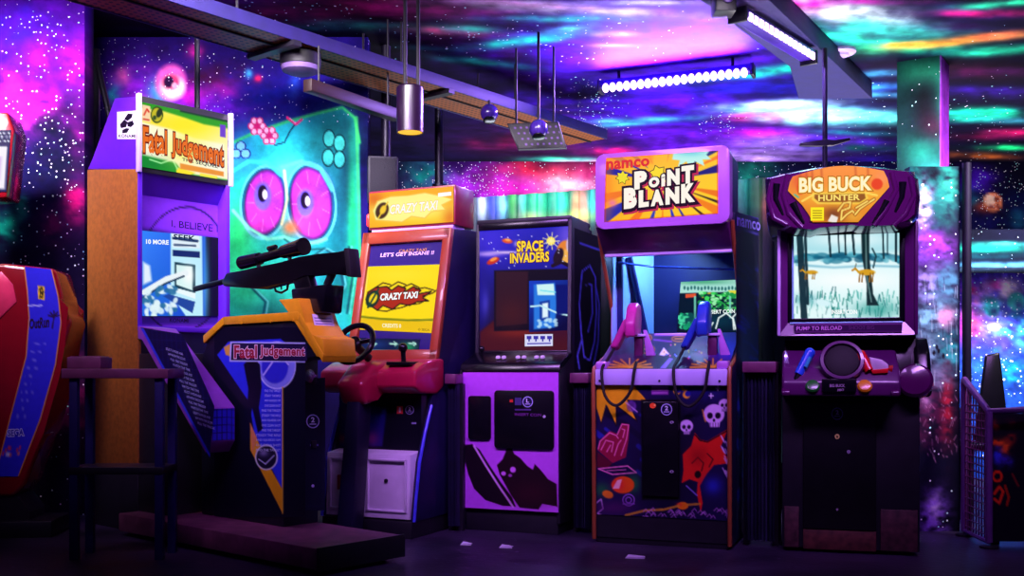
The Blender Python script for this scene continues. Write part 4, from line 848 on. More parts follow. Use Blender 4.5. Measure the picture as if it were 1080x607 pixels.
    def rr(x0, x1, z0, z1, r):
        pts = []
        for cx, cz, a0 in ((x1-r, z1-r, 0), (x0+r, z1-r, 90), (x0+r, z0+r, 180), (x1-r, z0+r, 270)):
            for k in range(5): tt = math.radians(a0+k*22.5); pts.append((cx+r*math.cos(tt), cz+r*math.sin(tt)))
        return pts
    MB().plate(rr(-.243, -.107, .505, .748, .016), -.016, -.004, .002).build('cash_door', BLACKGLOSS, t)
    cdr = MB().plate(rr(-.085, .262, .462, .78, .02), -.018, -.004, .002).build('coin_door', BLACKGLOSS, t)
    a = Art(T, (0, -.0185, 0), (0, 1, 0)); a.poly([(543, 419), (550, 419), (550, 427), (543, 427)], (70, 60, 120), 1); a.poly([(537.5, 421), (541, 421), (541, 424), (537.5, 424)], (230, 60, 50), 1); emblem(a, 556.5, 423.5, 5.5, 1, 'L')
    a.text('INSERT COIN', (543, 438), (571, 439), 3, 3, (130, 60, 150), 1); a.poly([(543, 431), (560, 431), (560, 432.5), (543, 432.5)], (90, 60, 130), 1); a.disc(574, 439, 1.6, 1.6, (180, 170, 200), 1, 10)
    a.build('coin_markings', PRINT, cdr)
    MB().box(-h+.015, h-.015, .02, .60, .0, .125, .004).build('plinth', BLACK, t)
    MB().box(-h-.002, -h+.008, -.016, .0, .12, .89).build('edge_strip', DARKMETAL, t)
invaders()
# ------------------------------------------------------------------ two-gun target cabinet
ORMOLD = mat('copper_edge', (150, 76, 44), .35, var=.1)
MAUVE = mat('mauve_plastic', (190, 120, 215), .32, var=.05, coat=.4)
def target():
    T = Frame.front(625, 5.3, 20.5, .713); h = .3565
    t = thing('gun_game_cabinet', 'wide cabinet with comic yellow marquee, deep screen recess and two holstered light guns', 'arcade cabinet', T)
    prof = [(.0, .02), (-.02, .84), (.0, .895), (.36, 1.0), (.37, 1.20), (.12, 1.56), (.09, 1.68), (.37, 1.705), (1.0, 1.76), (1.05, 1.70), (1.05, .02)]
    for x0, x1 in ((-h, -h+.02), (h-.02, h)):
        sp = MB().prism(prof, x0, x1, .003).build('side_panel', mat('dark_blue_side', (22, 20, 54), .4), t)
        xx = (x0+x1)/2
        MB().tube([(xx, y, z) for y, z in [(-.004, .02), (-.012, .45), (-.024, .84), (-.002, .90), (.355, 1.0), (.366, 1.20), (.115, 1.56), (.085, 1.64)]], .011, 8).build('edge_trim', ORMOLD, sp)
    a = Art(T, (h+.001, 0, 0), (1, 0, 0)); P = a.sheet([(776.5, 223), (800, 230), (800, 545), (776.5, 548)], 30, 150, (16, 14, 44), depth=.001)
    P.poly([(776, 224), (804, 230), (804, 248), (776, 243)], (14, 12, 70), 1); P.line([(777, 224), (803, 231), (803, 247), (777, 242)], .9, (110, 90, 220), .8)
    for k in range(26):
        x = 778+rng.random()*22; y = 275+rng.random()*130; P.line([(x, y), (x+8, y+3+rng.random()*8)], 2+rng.random()*2, (40, 50, 190) if k % 2 else (20, 26, 110), .6, 2)
    for k in range(16):
        x = 778+rng.random()*8; y = 420+rng.random()*120; P.line([(x, y), (x, y+10)], 2, (60, 80, 235), .6, 2)
    a.text('namco', (777.5, 238), (802, 243.5), 9.5, 9, (150, 130, 245), 1, .02)
    a.build('side_artwork', PRINT, sp)
    # marquee: tilted forward box with rounded lilac frame
    def rr(x0, x1, z0, z1, r):
        pts = []
        for cx, cz, a0 in ((x1-r, z1-r, 0), (x0+r, z1-r, 90), (x0+r, z0+r, 180), (x1-r, z0+r, 270)):
            for k in range(6): tt = math.radians(a0+k*18); pts.append((cx+r*math.cos(tt), cz+r*math.sin(tt)))
        return pts
    hd = MB().plate(rr(-.330, .350, 1.612, 1.995, .04), -.035, .06, .016, 3).build('marquee_frame', MAUVE, t)
    MB().box(-.32, .335, .06, .37, 1.66, 1.985, .01).build('marquee_box', mat('dark_violet_box', (40, 30, 90), .4), t)
    q = [(639, 166.5), (757.5, 158.5), (757.5, 225), (637, 234)]
    a = Art(T, (0, -.0365, 0), (0, 1, 0)); P = a.sheet(q, 130, 76, (255, 190, 10), depth=.004)
    P.grad((640, 165), (255, 170, 20), (740, 225), (255, 205, 30)); P.gauss(700, 196, 30, 18, (255, 225, 60), .8)
    c = (700, 192)
    for a0, w, col in [(-168, 5, (20, 30, 160)), (-152, 4, (30, 40, 170)), (-14, 5, (24, 30, 120)), (-35, 6, (20, 24, 100)), (-48, 3, (20, 24, 90)), (12, 4, (240, 120, 10)), (28, 5, (245, 130, 10)), (60, 3, (40, 50, 150)), (75, 5, (30, 50, 190)), (92, 3, (250, 130, 10)), (108, 5, (40, 60, 180)), (128, 6, (250, 120, 10)), (150, 6, (30, 40, 170)), (165, 5, (245, 120, 20)), (-120, 5, (250, 120, 10)), (-80, 4, (250, 140, 20)), (40, 2, (60, 40, 20)), (20, 1.6, (60, 40, 20)), (-25, 2, (250, 130, 10)), (-138, 5, (30, 40, 190))]:
        tt = math.radians(a0); w = math.radians(w)
        P.poly([(c[0]+22*math.cos(tt), c[1]+22*math.sin(tt)), (c[0]+90*math.cos(tt-w), c[1]+90*math.sin(tt-w)), (c[0]+90*math.cos(tt+w), c[1]+90*math.sin(tt+w))], col, 1)
    P.poly([(638, 164), (690, 160), (688, 172), (660, 176), (638, 178)], (255, 150, 20), 3, .8)
    P.poly([(709, 168), (711, 159), (750, 157), (745, 163), (750, 168), (741, 168), (743, 175), (733, 170), (728, 178), (724, 170), (715, 176), (717, 169)], (190, 245, 235), 1); P.gauss(728, 161, 16, 4, (120, 215, 225), .9)
    P.gauss(641, 200, 6, 34, (255, 130, 10), .5); P.gauss(646, 214, 5, 4, (240, 120, 170), .9)
    P.line([(639, 166), (757, 158), (757, 225), (638, 234), (639, 166)], 2, (240, 60, 60), .5)
    a.star(656.5, 187, 8, 5, 7, (30, 20, 10), 1, .3); a.star(656.5, 187, 7, 4.4, 7, (240, 225, 30), 2, .3)
    a.star(694, 183, 10, 6.5, 6, (30, 20, 10), 1, .2); a.star(694, 183, 8.8, 5.6, 6, (255, 222, 30), 2, .2)
    a.text('namco', (639.5, 179.5), (685, 175), 9.5, 8.5, (225, 40, 30), 2, .035)
    def comic(word, x0, y0, x1, y1, hs, sizes):
        n = len(word); tot = sum(sizes); x = x0
        for ch, s_, hh in zip(word, sizes, hs):
            f0 = (x-x0)/(x1-x0); wd = (x1-x0)*s_/tot; f1 = (x+wd-x0)/(x1-x0); ya, yb = lerp(y0, y1, f0), lerp(y0, y1, f1)
            for g_, c_, l_, dx, dy in ((.13, (190, 40, 80), 3, 2.2, 2.2), (.12, (30, 8, 24), 4, .3, .6), (.0, (255, 246, 232), 6, 0, 0)):
                a.text(ch, (x+1.0+dx, ya+dy), (x+wd-1.0+dx, yb+dy), hh, hh, c_, l_, .075, 0, g_)
            x += wd
    comic('POiNT', 668, 200, 733, 192.5, (19, 11, 13, 17, 19), (15, 13, 6, 15, 15))
    comic('BLANK', 657, 220.5, 734, 212.5, (22, 18, 17, 18, 20), (16, 13, 16, 17, 17))
    a.build('marquee', GLOW, hd)
    # mauve visor below the marquee
    MB().prism([(-.02, 1.625), (.14, 1.50), (.17, 1.50), (.10, 1.67), (.0, 1.67)], -h+.02, h-.02, .006).build('visor', mat('wine_visor', (86, 26, 92), .3, coat=.3), t)
    MB().box(-h+.03, h-.02, .130, .160, 1.487, 1.502, .003).build('visor_lip', LILAC, t)
    # recess
    RB = mat('recess_blue', (16, 20, 80), .5, var=.1)
    MB().box(-.21, h-.02, .76, .79, .95, 1.66).build('recess_back', RB, t)
    MB().plank([(-h+.022, .33, 1.02), (-.205, .76, 1.08), (-.205, .76, 1.66), (-h+.022, .33, 1.66)], -.012).build('recess_side', mat('screen_lit_wall', (150, 190, 245), .35, var=.05), t)  # pale colour stands in for screen light on this side
    MB().box(-h+.02, h-.02, .15, .79, 1.655, 1.67).build('recess_roof', RB, t)
    MB().box(-.325, -.295, .37, .40, 1.0, 1.58, .003).build('post', mat('blue_post', (20, 24, 96), .4), t)
    MB().tube([(-.28, .47, 1.52), (-.215, .60, 1.08)], .02, 8).build('reflection_bar', mat('blue_post', (20, 24, 96), .4), t)  # solid bar in place of a diagonal reflection on the side
    MB().tube([(-.29, .25, 1.47), (-.14, .45, 1.46), (.3, .46, 1.43)], .006, 6).build('glass_edge', mat('blue_glass_edge', (80, 110, 230), .2), t)
    a = Art(T, (0, .75, 0), (0, 1, 0)); P = a.sheet([(718, 297), (792, 294), (792, 352), (714, 350)], 110, 80, (5, 20, 40), depth=.008)
    P.poly([(716, 297), (794, 294), (794, 307), (716, 309)], (170, 225, 215), 1.2); P.gauss(740, 297, 30, 3, (60, 160, 110), .8)
    for k in range(18): x = 722+k*3.6; P.ell(x, 303+rng.random()*1.5, 1.2, 2, (40, 110, 110), 0, .8)
    P.poly([(723, 310), (734, 309), (734, 313), (723, 314)], (225, 80, 40)); P.poly([(738, 309), (752, 308), (750, 313), (740, 314)], (230, 190, 40)); P.poly([(768, 306), (780, 306), (778, 312), (768, 312)], (225, 215, 60))
    for k in range(110):
        x = 738+rng.random()*46; y = 308+rng.random()*20; P.ell(x, y, 1.2+rng.random()*2, 1+rng.random()*1.4, [(30, 150, 70), (60, 215, 90), (10, 60, 50), (150, 240, 170)][k % 4], 0, .8)
    for k in range(60):
        x = 716+rng.random()*18; y = 331+rng.random()*15; P.ell(x, y, 1.5+rng.random()*2, 1+rng.random()*1.5, [(20, 170, 110), (80, 235, 170), (10, 80, 80)][k % 3], 0, .8)
    for x in (733, 770): P.line([(x, 313), (x, 335)], 2.2, (120, 215, 190), .9)
    P.gauss(755, 338, 26, 9, (10, 50, 70), .9)
    for pts in ([(755, 346), (758, 335), (766, 330), (773, 336), (774, 347)], [(776, 347), (773, 334), (779, 328), (783, 334), (784, 348)], [(748, 347), (752, 340)]): P.line(pts, 1.5, (235, 250, 250), .95)
    a.text('INSERT COIN', (745, 331), (775, 330), 4.2, 4.2, (240, 250, 250), 2, .03)
    a.build('screen', GLOWSOFT, t)
    l = area('recess_fill', (0, 0, 0), (0, 0, -1), .35, .12, 11, (.25, .5, 1)); l.parent = t; l.location = (-.05, .52, 1.64); l.rotation_euler = (0, math.radians(28), 0)  # added light for the blue glow in the recess
    # control panel with art
    pn = Vector((0, -.185, .40)); a = Art(T, (0, 0, .897), pn); P = a.sheet([(-h+.02, .42, 1.091), (h-.02, .42, 1.091), (h-.02, .0, .897), (-h+.02, .0, .897)], 150, 44, (40, 18, 74), True, .02)
    P.gauss(655, 372, 26, 20, (80, 22, 80), .9); P.gauss(770, 368, 22, 18, (30, 30, 190), .95); P.gauss(700, 380, 40, 10, (36, 12, 40), .9); P.gauss(740, 368, 16, 9, (170, 40, 130), .8)
    for cx, cy, rx, ry in [(682, 356, 6, 4), (683, 368, 8, 5), (716, 357, 8, 3.5)]: P.ell(cx, cy, rx, ry, (205, 120, 50), 0, 1); P.ell(cx, cy, rx-1.4, ry-1.2, (60, 24, 50), 0, 1); P.line([(cx-rx*.5, cy), (cx+rx*.5, cy)], 1.3, (220, 140, 60))
    P.poly([(690, 349), (733, 349), (733, 354), (690, 354)], (150, 70, 170), .8); P.line([(692, 351.5), (730, 351.5)], 1.5, (235, 170, 235), .8)
    P.poly([(695, 374), (700, 366), (706, 373), (700, 375)], (255, 240, 245), 1); P.poly([(696, 388), (706, 377), (710, 378), (702, 388)], (140, 110, 230), 1); P.line([(690, 358), (708, 360)], 2, (150, 60, 180), .8)
    for k in range(16): x = 700+rng.random()*40; y = 362+rng.random()*16; P.ell(x, y, 1, 1, [(240, 200, 60), (225, 80, 160), (120, 130, 250)][k % 3], 0, .7)
    for cx in (664, 752):
        for k in range(9): tt = math.pi+k*math.pi/8; P.line([(cx, 387), (cx+24*math.cos(tt), 387+9*math.sin(tt))], 1.6, (225, 170, 40), .9)
    a.build('control_panel', PRINT, t)
    MB().box(-h+.02, h-.02, -.028, .02, .812, .895, .008).build('front_lip', mat('lavender_laminate', (205, 190, 255), .35, var=.04), t)
    m = MB()
    for x in (-.31, -.0, .30): m.lathe([(.006, 0), (.006, .004)], (x, -.028, .835), (0, -1, 0), 10)
    m.build('screws', DARKMETAL, t)
    for s_ in (-1, 1): MB().box(s_*.31-.03, s_*.31+.03, -.01, .10, .893, .935, .012).build('cable_cover', MAUVE, t)
    # lower front art
    MB().box(-h+.02, h-.02, .006, 1.03, .03, .89).build('lower_box', BLACK, t)
    a = Art(T, (0, .002, 0), (0, 1, 0)); P = a.sheet([(-h+.021, .002, .812), (h-.021, .002, .812), (h-.021, .002, .145), (-h+.021, .002, .145)], 170, 170, (26, 16, 66), True, .003)
    for k in range(16): x = 622+rng.random()*60; y = 415+rng.random()*90; P.line([(x, y), (x+20, y+16)], 3+rng.random()*4, (44, 46, 180) if k % 2 else (16, 10, 44), .75, 1.5)
    P.gauss(725, 410, 40, 12, (30, 26, 140), .8); P.gauss(705, 480, 30, 80, (12, 7, 24), .8)
    P.poly([(628, 406), (629, 429), (634, 445), (639, 426), (650, 448), (649, 426), (671, 443), (661, 421), (682, 422), (668, 406)], (250, 190, 20), .8)
    P.line([(634, 446), (640, 428), (650, 449), (651, 428), (672, 444), (663, 422)], 1.2, (20, 8, 20), .8)
    P.ell(666, 428, 5, 6, (140, 80, 190), 0, 1.5, .7); P.line([(660, 424), (672, 434)], 1.5, (225, 190, 245), .7)
    P.poly([(630, 474), (632, 465), (643, 454), (651, 457), (656, 446), (664, 447), (663, 463), (660, 482), (646, 488)], (150, 24, 60), .8); PK = (255, 130, 190)
    for pts in ([(631, 473), (633, 465), (643, 456), (650, 459), (652, 462)], [(651, 458), (656, 447), (663, 448), (661, 462), (655, 480)], [(634, 474), (639, 464), (647, 466), (645, 476)], [(640, 476), (644, 469)], [(648, 480), (652, 468), (655, 464)], [(656, 452), (659, 453), (657, 461)]): P.line(pts, 1.1, PK, .9)
    P.poly([(630, 476), (646, 488), (640, 494), (629, 492)], (90, 14, 40), 1)
    P.line([(631, 494), (662, 491), (671, 498), (646, 500), (631, 494)], 1.4, PK, .9); P.line([(640, 496), (660, 495)], 1, PK, .8)
    P.gauss(634, 516, 10, 8, (30, 110, 60), .9); P.gauss(668, 510, 8, 10, (30, 120, 60), .9); P.ell(657, 511, 12, 9, (240, 90, 20), 0, 1.2); P.gauss(652, 511, 6, 6, (235, 30, 50), .9); P.poly([(646, 515), (651, 506), (656, 505), (653, 515)], (255, 190, 190), 1); P.ell(641, 521, 6, 4, (235, 130, 30), 20, 1)
    P.ring(663, 527, 6, 6, 1, (170, 110, 220)); P.ring(663, 527, 3, 3, 1, (170, 110, 220)); P.line([(657, 531), (669, 531)], 1, (170, 110, 220)); P.line([(629, 530), (634, 526), (636, 536), (630, 541), (635, 543)], 1.4, (235, 190, 245), .9)
    P.gauss(648, 535, 22, 8, (80, 24, 90), .8)
    P.poly([(733, 456), (738, 463), (746, 465), (768, 452), (760, 471), (771, 488), (753, 490), (745, 500), (738, 512), (741, 530), (739, 540), (735, 520), (736, 508), (727, 505), (719, 509), (721, 496), (720, 479), (729, 470)], (225, 34, 26), .8)
    P.line([(733, 458), (738, 464), (746, 466), (767, 454)], 1.2, (20, 6, 12)); P.ell(736, 500, 3.4, 4, (24, 6, 12), 0, 1); P.line([(730, 488), (736, 482), (742, 488), (740, 496)], 1.5, (60, 8, 16), .8); P.line([(746, 478), (752, 484), (748, 492)], 1.4, (60, 8, 16), .8); P.gauss(736, 480, 10, 10, (150, 16, 20), .6)
    SKL = (225, 190, 245)
    for cx, cy, r in [(753, 438, 11), (764, 427, 6), (724, 450, 7)]:
        P.ell(cx, cy-r*.15, r, r*.95, SKL, 0, 1); P.poly([(cx-r*.5, cy+r*.5), (cx+r*.6, cy+r*.5), (cx+r*.5, cy+r*1.1), (cx-r*.4, cy+r*1.1)], SKL, 1)
        for s_ in (-1, 1): P.ell(cx+s_*r*.38, cy, r*.27, r*.3, (22, 10, 34), 0, 1)
        P.ell(cx, cy+r*.45, r*.12, r*.16, (22, 10, 34), 0, .8)
        for k in range(4): P.line([(cx-r*.35+k*r*.25, cy+r*.7), (cx-r*.35+k*r*.25, cy+r*1.1)], .7, (40, 20, 60), .8)
    for k in range(18): x = 760+rng.random()*9; y = 455+rng.random()*45; P.line([(x, y), (x+3, y+6)], 1.4, SKL, .7)
    P.line([(741, 432), (744, 444)], 1.6, (240, 170, 60), .8); P.gauss(752, 512, 9, 9, (40, 50, 200), .8); P.line([(724, 512), (735, 522)], 1.6, (150, 130, 240), .7)
    for cx, cy in [(722, 408), (724, 416), (714, 412)]: P.ell(cx, cy, 4, 4, (235, 180, 40), 0, 1); P.ell(cx+1.5, cy-1, 3, 3, (30, 26, 140), 0, 1)
    for cx, cy in [(757, 409), (750, 417)]: P.line([(cx-2, cy), (cx+2, cy)], 1.2, (250, 240, 255)); P.line([(cx, cy-2.4), (cx, cy+2.4)], 1.2, (250, 240, 255))
    P.poly([(687, 406), (705, 406), (705, 416), (687, 416)], (130, 50, 150), 1)
    for k in range(3): P.line([(688, 408+k*3), (704, 408+k*3)], .9, (215, 150, 225), .8)
    P.ell(720, 533, 6, 4, (240, 130, 20), 0, 1); P.gauss(716, 532, 3, 2, (230, 40, 40), .8)
    P.line([(660, 543), (680, 538), (700, 537), (716, 533)], 2.4, (215, 160, 40), .85); P.line([(725, 532), (738, 531)], 2.4, (215, 160, 40), .8)
    for k in range(40):
        x = 675+rng.random()*92; y = 538+rng.random()*9; P.line([(x, y), (x+3, y-3), (x+5, y)], .9, (200, 130, 215), .7)
    P.poly([(676, 421), (718, 421), (717, 527), (677, 527)], (10, 8, 16), 1)
    a.build('front_artwork', PRINT, t)
    cdr = MB().box(*(lambda A, B: (A.x, B.x))(T.fr(678, 424), T.fr(716, 424)), -.012, .006, T.fr(678, 522).z, T.fr(678, 423).z, .006).build('coin_door', BLACKGLOSS, t)
    a = Art(T, (0, -.0125, 0), (0, 1, 0)); a.disc(688.5, 427.5, 3.4, 3, (255, 90, 40), 1, 14); a.disc(690.5, 427, 1, 1, (255, 220, 120), 2, 8); emblem(a, 703, 431.5, 6, 1)
    for y in (445, 497): a.disc(708.5, y, 2.2, 1.4, (170, 160, 190), 1, 12); a.disc(708.5, y, 1, .7, (20, 16, 26), 2, 8)
    a.build('coin_markings', PRINT, cdr)
    MB().box(-h+.02, h-.02, .012, 1.0, .0, .14, .004).build('plinth', BLACK, t)
    # holsters
    def holster(x):
        hs = MB().plank([(x+.02, .17, .965), (x+.075, .17, .955), (x+.02, .17, 1.10), (x+.005, .17, 1.10)], .02, .003).build('holster', MAUVE, t)
        MB().box(x-.045, x+.002, .15, .19, .955, 1.075, .006).build('holster_post', mat('plum_post', (90, 26, 80), .4), hs)
        MB().box(x-.05, x+.02, .135, .20, 1.065, 1.078, .004).build('holster_collar', LILAC, hs)
        return hs
    holster(-.13); holster(.255)
    return T
TG = target()
def light_gun(name, x, colour, label, flip=1):
    t = thing('light_gun', label, 'light gun', TG, 'light guns of the two-gun target game')
    m = MB().prism([(.06, 1.06), (.05, 1.13), (.10, 1.22), (.15, 1.245), (.20, 1.235), (.225, 1.17), (.21, 1.08), (.15, 1.075)], x-.028, x+.028, .014, 3); body = m.build('gun_body', colour, t)
    m = MB()
    m.solid([(x-flip*.02-.022, .09, 1.16), (x-flip*.02+.022, .09, 1.16), (x-flip*.02+.022, .16, 1.13), (x-flip*.02-.022, .16, 1.13)], [(x-flip*.10-.02, .10, 1.01), (x-flip*.10+.02, .10, 1.01), (x-flip*.10+.02, .155, .99), (x-flip*.10-.02, .155, .99)], .012, 3)
    m.build('grip', colour, t)
    MB().tube([(x-flip*.035, .10, 1.10), (x-flip*.02, .09, 1.06), (x+flip*.0, .10, 1.07)], .006, 8).build('trigger_guard', colour, t)
    pts = [Vector(p) for p in ((x-flip*.10, .12, 1.0), (x-flip*.115, .05, .945), (x-flip*.12, -.045, .885), (x-flip*.10, -.055, .76), (x-flip*.04, -.05, .71), (x+flip*.03, -.05, .78), (x+flip*.05, -.045, .885), (x+flip*.05, .0, .93))]
    sm = []
    for i in range(len(pts)-1):
        p0, p1, p2, p3 = pts[max(i-1, 0)], pts[i], pts[i+1], pts[min(i+2, len(pts)-1)]
        for k in range(6):
            s_ = k/6; sm.append(.5*((2*p1)+(p2-p0)*s_+(2*p0-5*p1+4*p2-p3)*s_*s_+(3*p1-p0-3*p2+p3)*s_**3))
    MB().tube(sm+[pts[-1]], .008, 8).build('cable', RUBBER, t)
light_gun('light_gun', -.175, mat('pink_gun', (200, 50, 150), .35, coat=.2), 'pink light gun resting in the left holster of the comic-marquee cabinet')
light_gun('light_gun', .195, mat('blue_gun', (40, 70, 190), .35, coat=.2), 'blue light gun resting in the right holster, in front of the recessed screen')
# ------------------------------------------------------------------ hunting cabinet
def buck():
    T = Frame.front(825, 5.05, 15, .635); h = .3175
    t = thing('hunting_arcade_cabinet', 'glossy purple hunting cabinet with amber marquee and snowy forest screen', 'arcade cabinet', T)
    GP = mat('glossy_purple', (88, 16, 86), .18, var=.05, coat=.8); PP = mat('purple_bezel', (92, 28, 98), .3, var=.06, coat=.4)
    MB().box(-h, h, .0, .56, .02, .765, .006).build('lower_cabinet', BLACK, t)
    MB().prism([(.02, .76), (.12, 1.06), (.60, 1.06), (.56, .76)], -h+.01, h-.005, .004).build('neck', BLACKGLOSS, t)
    MB().prism([(.06, 1.04), (.06, 1.60), (.12, 1.86), (.62, 1.80), (.64, 1.04)], -h+.01, h-.01, .004).build('monitor_box', mat('violet_black', (24, 14, 44), .35), t)
    # monitor bezel
    XL, XR, ZB, ZT = -.337, .306, 1.058, 1.60
    m = MB(); sx0, sx1, sz0, sz1 = -.281, .242, 1.132, 1.562
    o = [(XL, ZB), (XR, ZB), (XR, ZT), (XL, ZT)]; i = [(sx0, sz0), (sx1, sz0), (sx1, sz1), (sx0, sz1)]
    for k in range(4):
        (a0, b0), (a1, b1), (c1, d1), (c0, d0) = o[k], o[(k+1) % 4], i[(k+1) % 4], i[k]
        m.solid([(a0, .0, b0), (a1, .0, b1), (c1, .028, d1), (c0, .028, d0)], [(a0, .08, b0), (a1, .08, b1), (c1, .08, d1), (c0, .08, d0)], .0)
    bz = m.build('bezel', PP, t)
    MB().box(XL-.004, XL+.012, -.006, .07, ZB, ZT, .005).build('bezel_edge', LILAC, bz); MB().box(XR-.012, XR+.004, -.006, .07, ZB, ZT, .005).build('bezel_edge', PP, bz)
    m = MB()
    for (a0, a1, b0, b1) in ((sx0-.012, sx0+.014, sz0-.01, sz1+.01), (sx1-.014, sx1+.012, sz0-.01, sz1+.01), (sx0, sx1, sz1-.012, sz1+.012), (sx0, sx1, sz0-.012, sz0+.012)): m.box(a0, a1, .02, .05, b0, b1, .004)
    m.build('inner_frame', BLACKGLOSS, bz)
    MB().tube([(sx0+.014, .018, sz0+.01), (sx0+.014, .018, sz1-.01)], .005, 8).build('glass_edge', mat('pale_cyan_edge', (150, 215, 235), .15), bz)
    MB().tube([(sx0, .018, sz0-.012), (sx1, .018, sz0-.012)], .005, 8).build('glass_edge', mat('pale_cyan_edge', (150, 215, 235), .15), bz)
    a = Art(T, (0, -.003, 0), (0, 1, 0)); P = a.sheet([(837, 341), (952, 340), (951, 350), (838, 351)], 60, 10, (60, 20, 74), depth=.003)
    P.line([(838, 342), (951, 341), (950, 349.5), (839, 350.3), (838, 342)], .9, (170, 90, 180), .7)
    a.text('PUMP TO RELOAD', (840, 348.3), (888, 347.6), 4.2, 4.2, (225, 150, 225), 1, .02); a.text('SHOOT BIG', (895, 347.4), (922, 347), 4, 4, (110, 60, 120), 1)
    a.build('instruction_strip', PRINT, bz)
    a = Art(T, (0, .034, 0), (0, 1, 0)); P = a.sheet([(sx0, .034, sz1), (sx1, .034, sz1), (sx1, .034, sz0), (sx0, .034, sz0)], 130, 110, (225, 250, 252), True, .006)
    P.poly([(830, 240), (955, 240), (955, 265), (900, 268), (830, 266)], (170, 225, 235), 8); P.gauss(895, 252, 40, 8, (235, 252, 255), .9)
    for k in range(60): x = 838+rng.random()*112; P.ell(x, 268+rng.random()*8, 3+rng.random()*5, 1.5+rng.random()*2, [(20, 110, 140), (90, 180, 200), (10, 80, 110)][k % 3], 0, 1.5, .7)
    P.line([(840, 279), (880, 282), (915, 280), (950, 281)], 2.4, (110, 180, 205), .8, 2); P.gauss(900, 295, 50, 10, (250, 255, 255), 1)
    for k in range(130):
        x = 836+rng.random()*116; y = 305+rng.random()*30; P.line([(x, y+4), (x+rng.random()*4-2, y-3)], 1.4, [(20, 120, 110), (60, 170, 160), (190, 240, 235), (10, 80, 90)][k % 4], .65)
    P.gauss(925, 326, 24, 10, (40, 150, 140), .7); P.gauss(860, 330, 16, 6, (230, 250, 250), .8); P.gauss(850, 316, 12, 6, (40, 140, 150), .6); P.ell(868, 319, 9, 3.4, (215, 245, 250), 10, 2)
    for x0, x1, w, y0, y1 in [(843, 848, 7, 240, 334), (849, 852, 3, 240, 320), (874, 876, 2.4, 243, 270), (884, 885, 1.6, 243, 266), (891, 892, 2, 243, 268), (899, 901, 2.6, 243, 268), (931, 932, 2, 243, 272), (945, 945, 2.6, 243, 275), (936, 936, 1.2, 243, 268)]:
        P.line([(x0, y0), (x1, y1)], w, (18, 44, 56), .95)
    P.poly([(908, 240), (917, 240), (917, 270), (921, 310), (927, 322), (914, 322), (914, 300), (909, 270)], (20, 44, 50), 1.2); P.line([(913, 245), (914, 290), (919, 318)], 1.4, (110, 150, 150), .8)
    P.line([(920, 262), (924, 270), (921, 282)], 2, (20, 50, 60), .8)
    for cx, cy, s_ in [(910, 287, 1.0), (852, 287, .7)]:
        P.ell(cx+4, cy, 9*s_, 3.2*s_, (215, 160, 30), 0, 1)
        for dx in (-3, 0, 8, 11): P.line([(cx+dx*s_, cy+1), (cx+dx*s_-1, cy+10*s_)], 1.5*s_, (150, 100, 20))
        P.line([(cx-4*s_, cy), (cx-8*s_, cy-4*s_)], 2.4*s_, (215, 160, 30)); P.line([(cx-8*s_, cy-4*s_), (cx-11*s_, cy-2*s_)], 2.2*s_, (200, 140, 30)); P.line([(cx-8*s_, cy-5*s_), (cx-7*s_, cy-9*s_)], .9, (90, 70, 30))
    a.text('INSERT COIN', (877, 331), (904, 331), 4.5, 4.5, (255, 255, 255), 1, .03)
    a.build('screen', GLOWSOFT, t)
    # hood
    hp = [(807, 186), (826, 181), (860, 174.5), (892, 172), (925, 173.5), (962, 178), (970, 186), (972, 205), (970, 228), (962, 235), (944, 241), (906, 241.5), (900, 240), (862, 243.5), (855, 246), (834, 243), (812, 236), (808, 225)]
    Y0 = -.13
    def hx(px, py, y=Y0): v = T.fr(px, py, y); return (v.x, v.z)
    cx_, cz_ = hx(890, 208)
    pts = [hx(*p) for p in hp]
    m = MB(); f = [((x-cx_)*.93+cx_, Y0, (z-cz_)*.90+cz_) for x, z in pts]; mid = [(x, Y0+.06, z) for x, z in pts]; bk = [(x, .52, z*1.0) for x, z in pts]
    vs = [[m.bm.verts.new(p) for p in r] for r in (f, mid, bk)]; n = len(pts)
    m.bm.faces.new(vs[0]); m.bm.faces.new(vs[2][::-1])
    for r0, r1 in zip(vs, vs[1:]):
        for k in range(n): m.bm.faces.new((r0[k], r0[(k+1) % n], r1[(k+1) % n], r1[k]))
    hood = m.build('hood', GP, t, 50)
    for pl in ([(831, 184), (826, 205), (832, 226), (846, 240)], [(814, 192), (810, 210), (816, 230), (830, 237)], [(940, 182), (945, 200), (934, 222), (922, 238)], [(960, 186), (964, 206), (955, 226), (942, 238)]):
        tp = [T.fr(x, y, Y0+.004) for x, y in pl]; MB().tube(tp, .013, 12).build('hood_rib', GP, hood)
    for pl in ([(819, 194), (818, 210), (826, 227)], [(836, 214), (842, 226), (848, 236)], [(952, 192), (951, 208), (944, 224)], [(936, 212), (928, 226), (920, 236)]):
        tp = [T.fr(x, y, Y0+.008) for x, y in pl]; MB().tube(tp, .020, 12, .010).build('hood_slot', BLACKGLOSS, hood)
    a = Art(T, (0, Y0-.008, 0), (0, 1, 0))
    Lb = [(836, 186), (833, 192), (831, 201), (839, 209), (846, 216), (853, 226), (857, 234)]; Rb = [(932, 180), (936, 188), (938, 197), (930, 206), (922, 215), (914, 224), (905, 234)]
    Tp = lambda u: 186+(180-186)*u-9*math.sin(math.pi*u)
    nu, nv = 120, 60; G = []
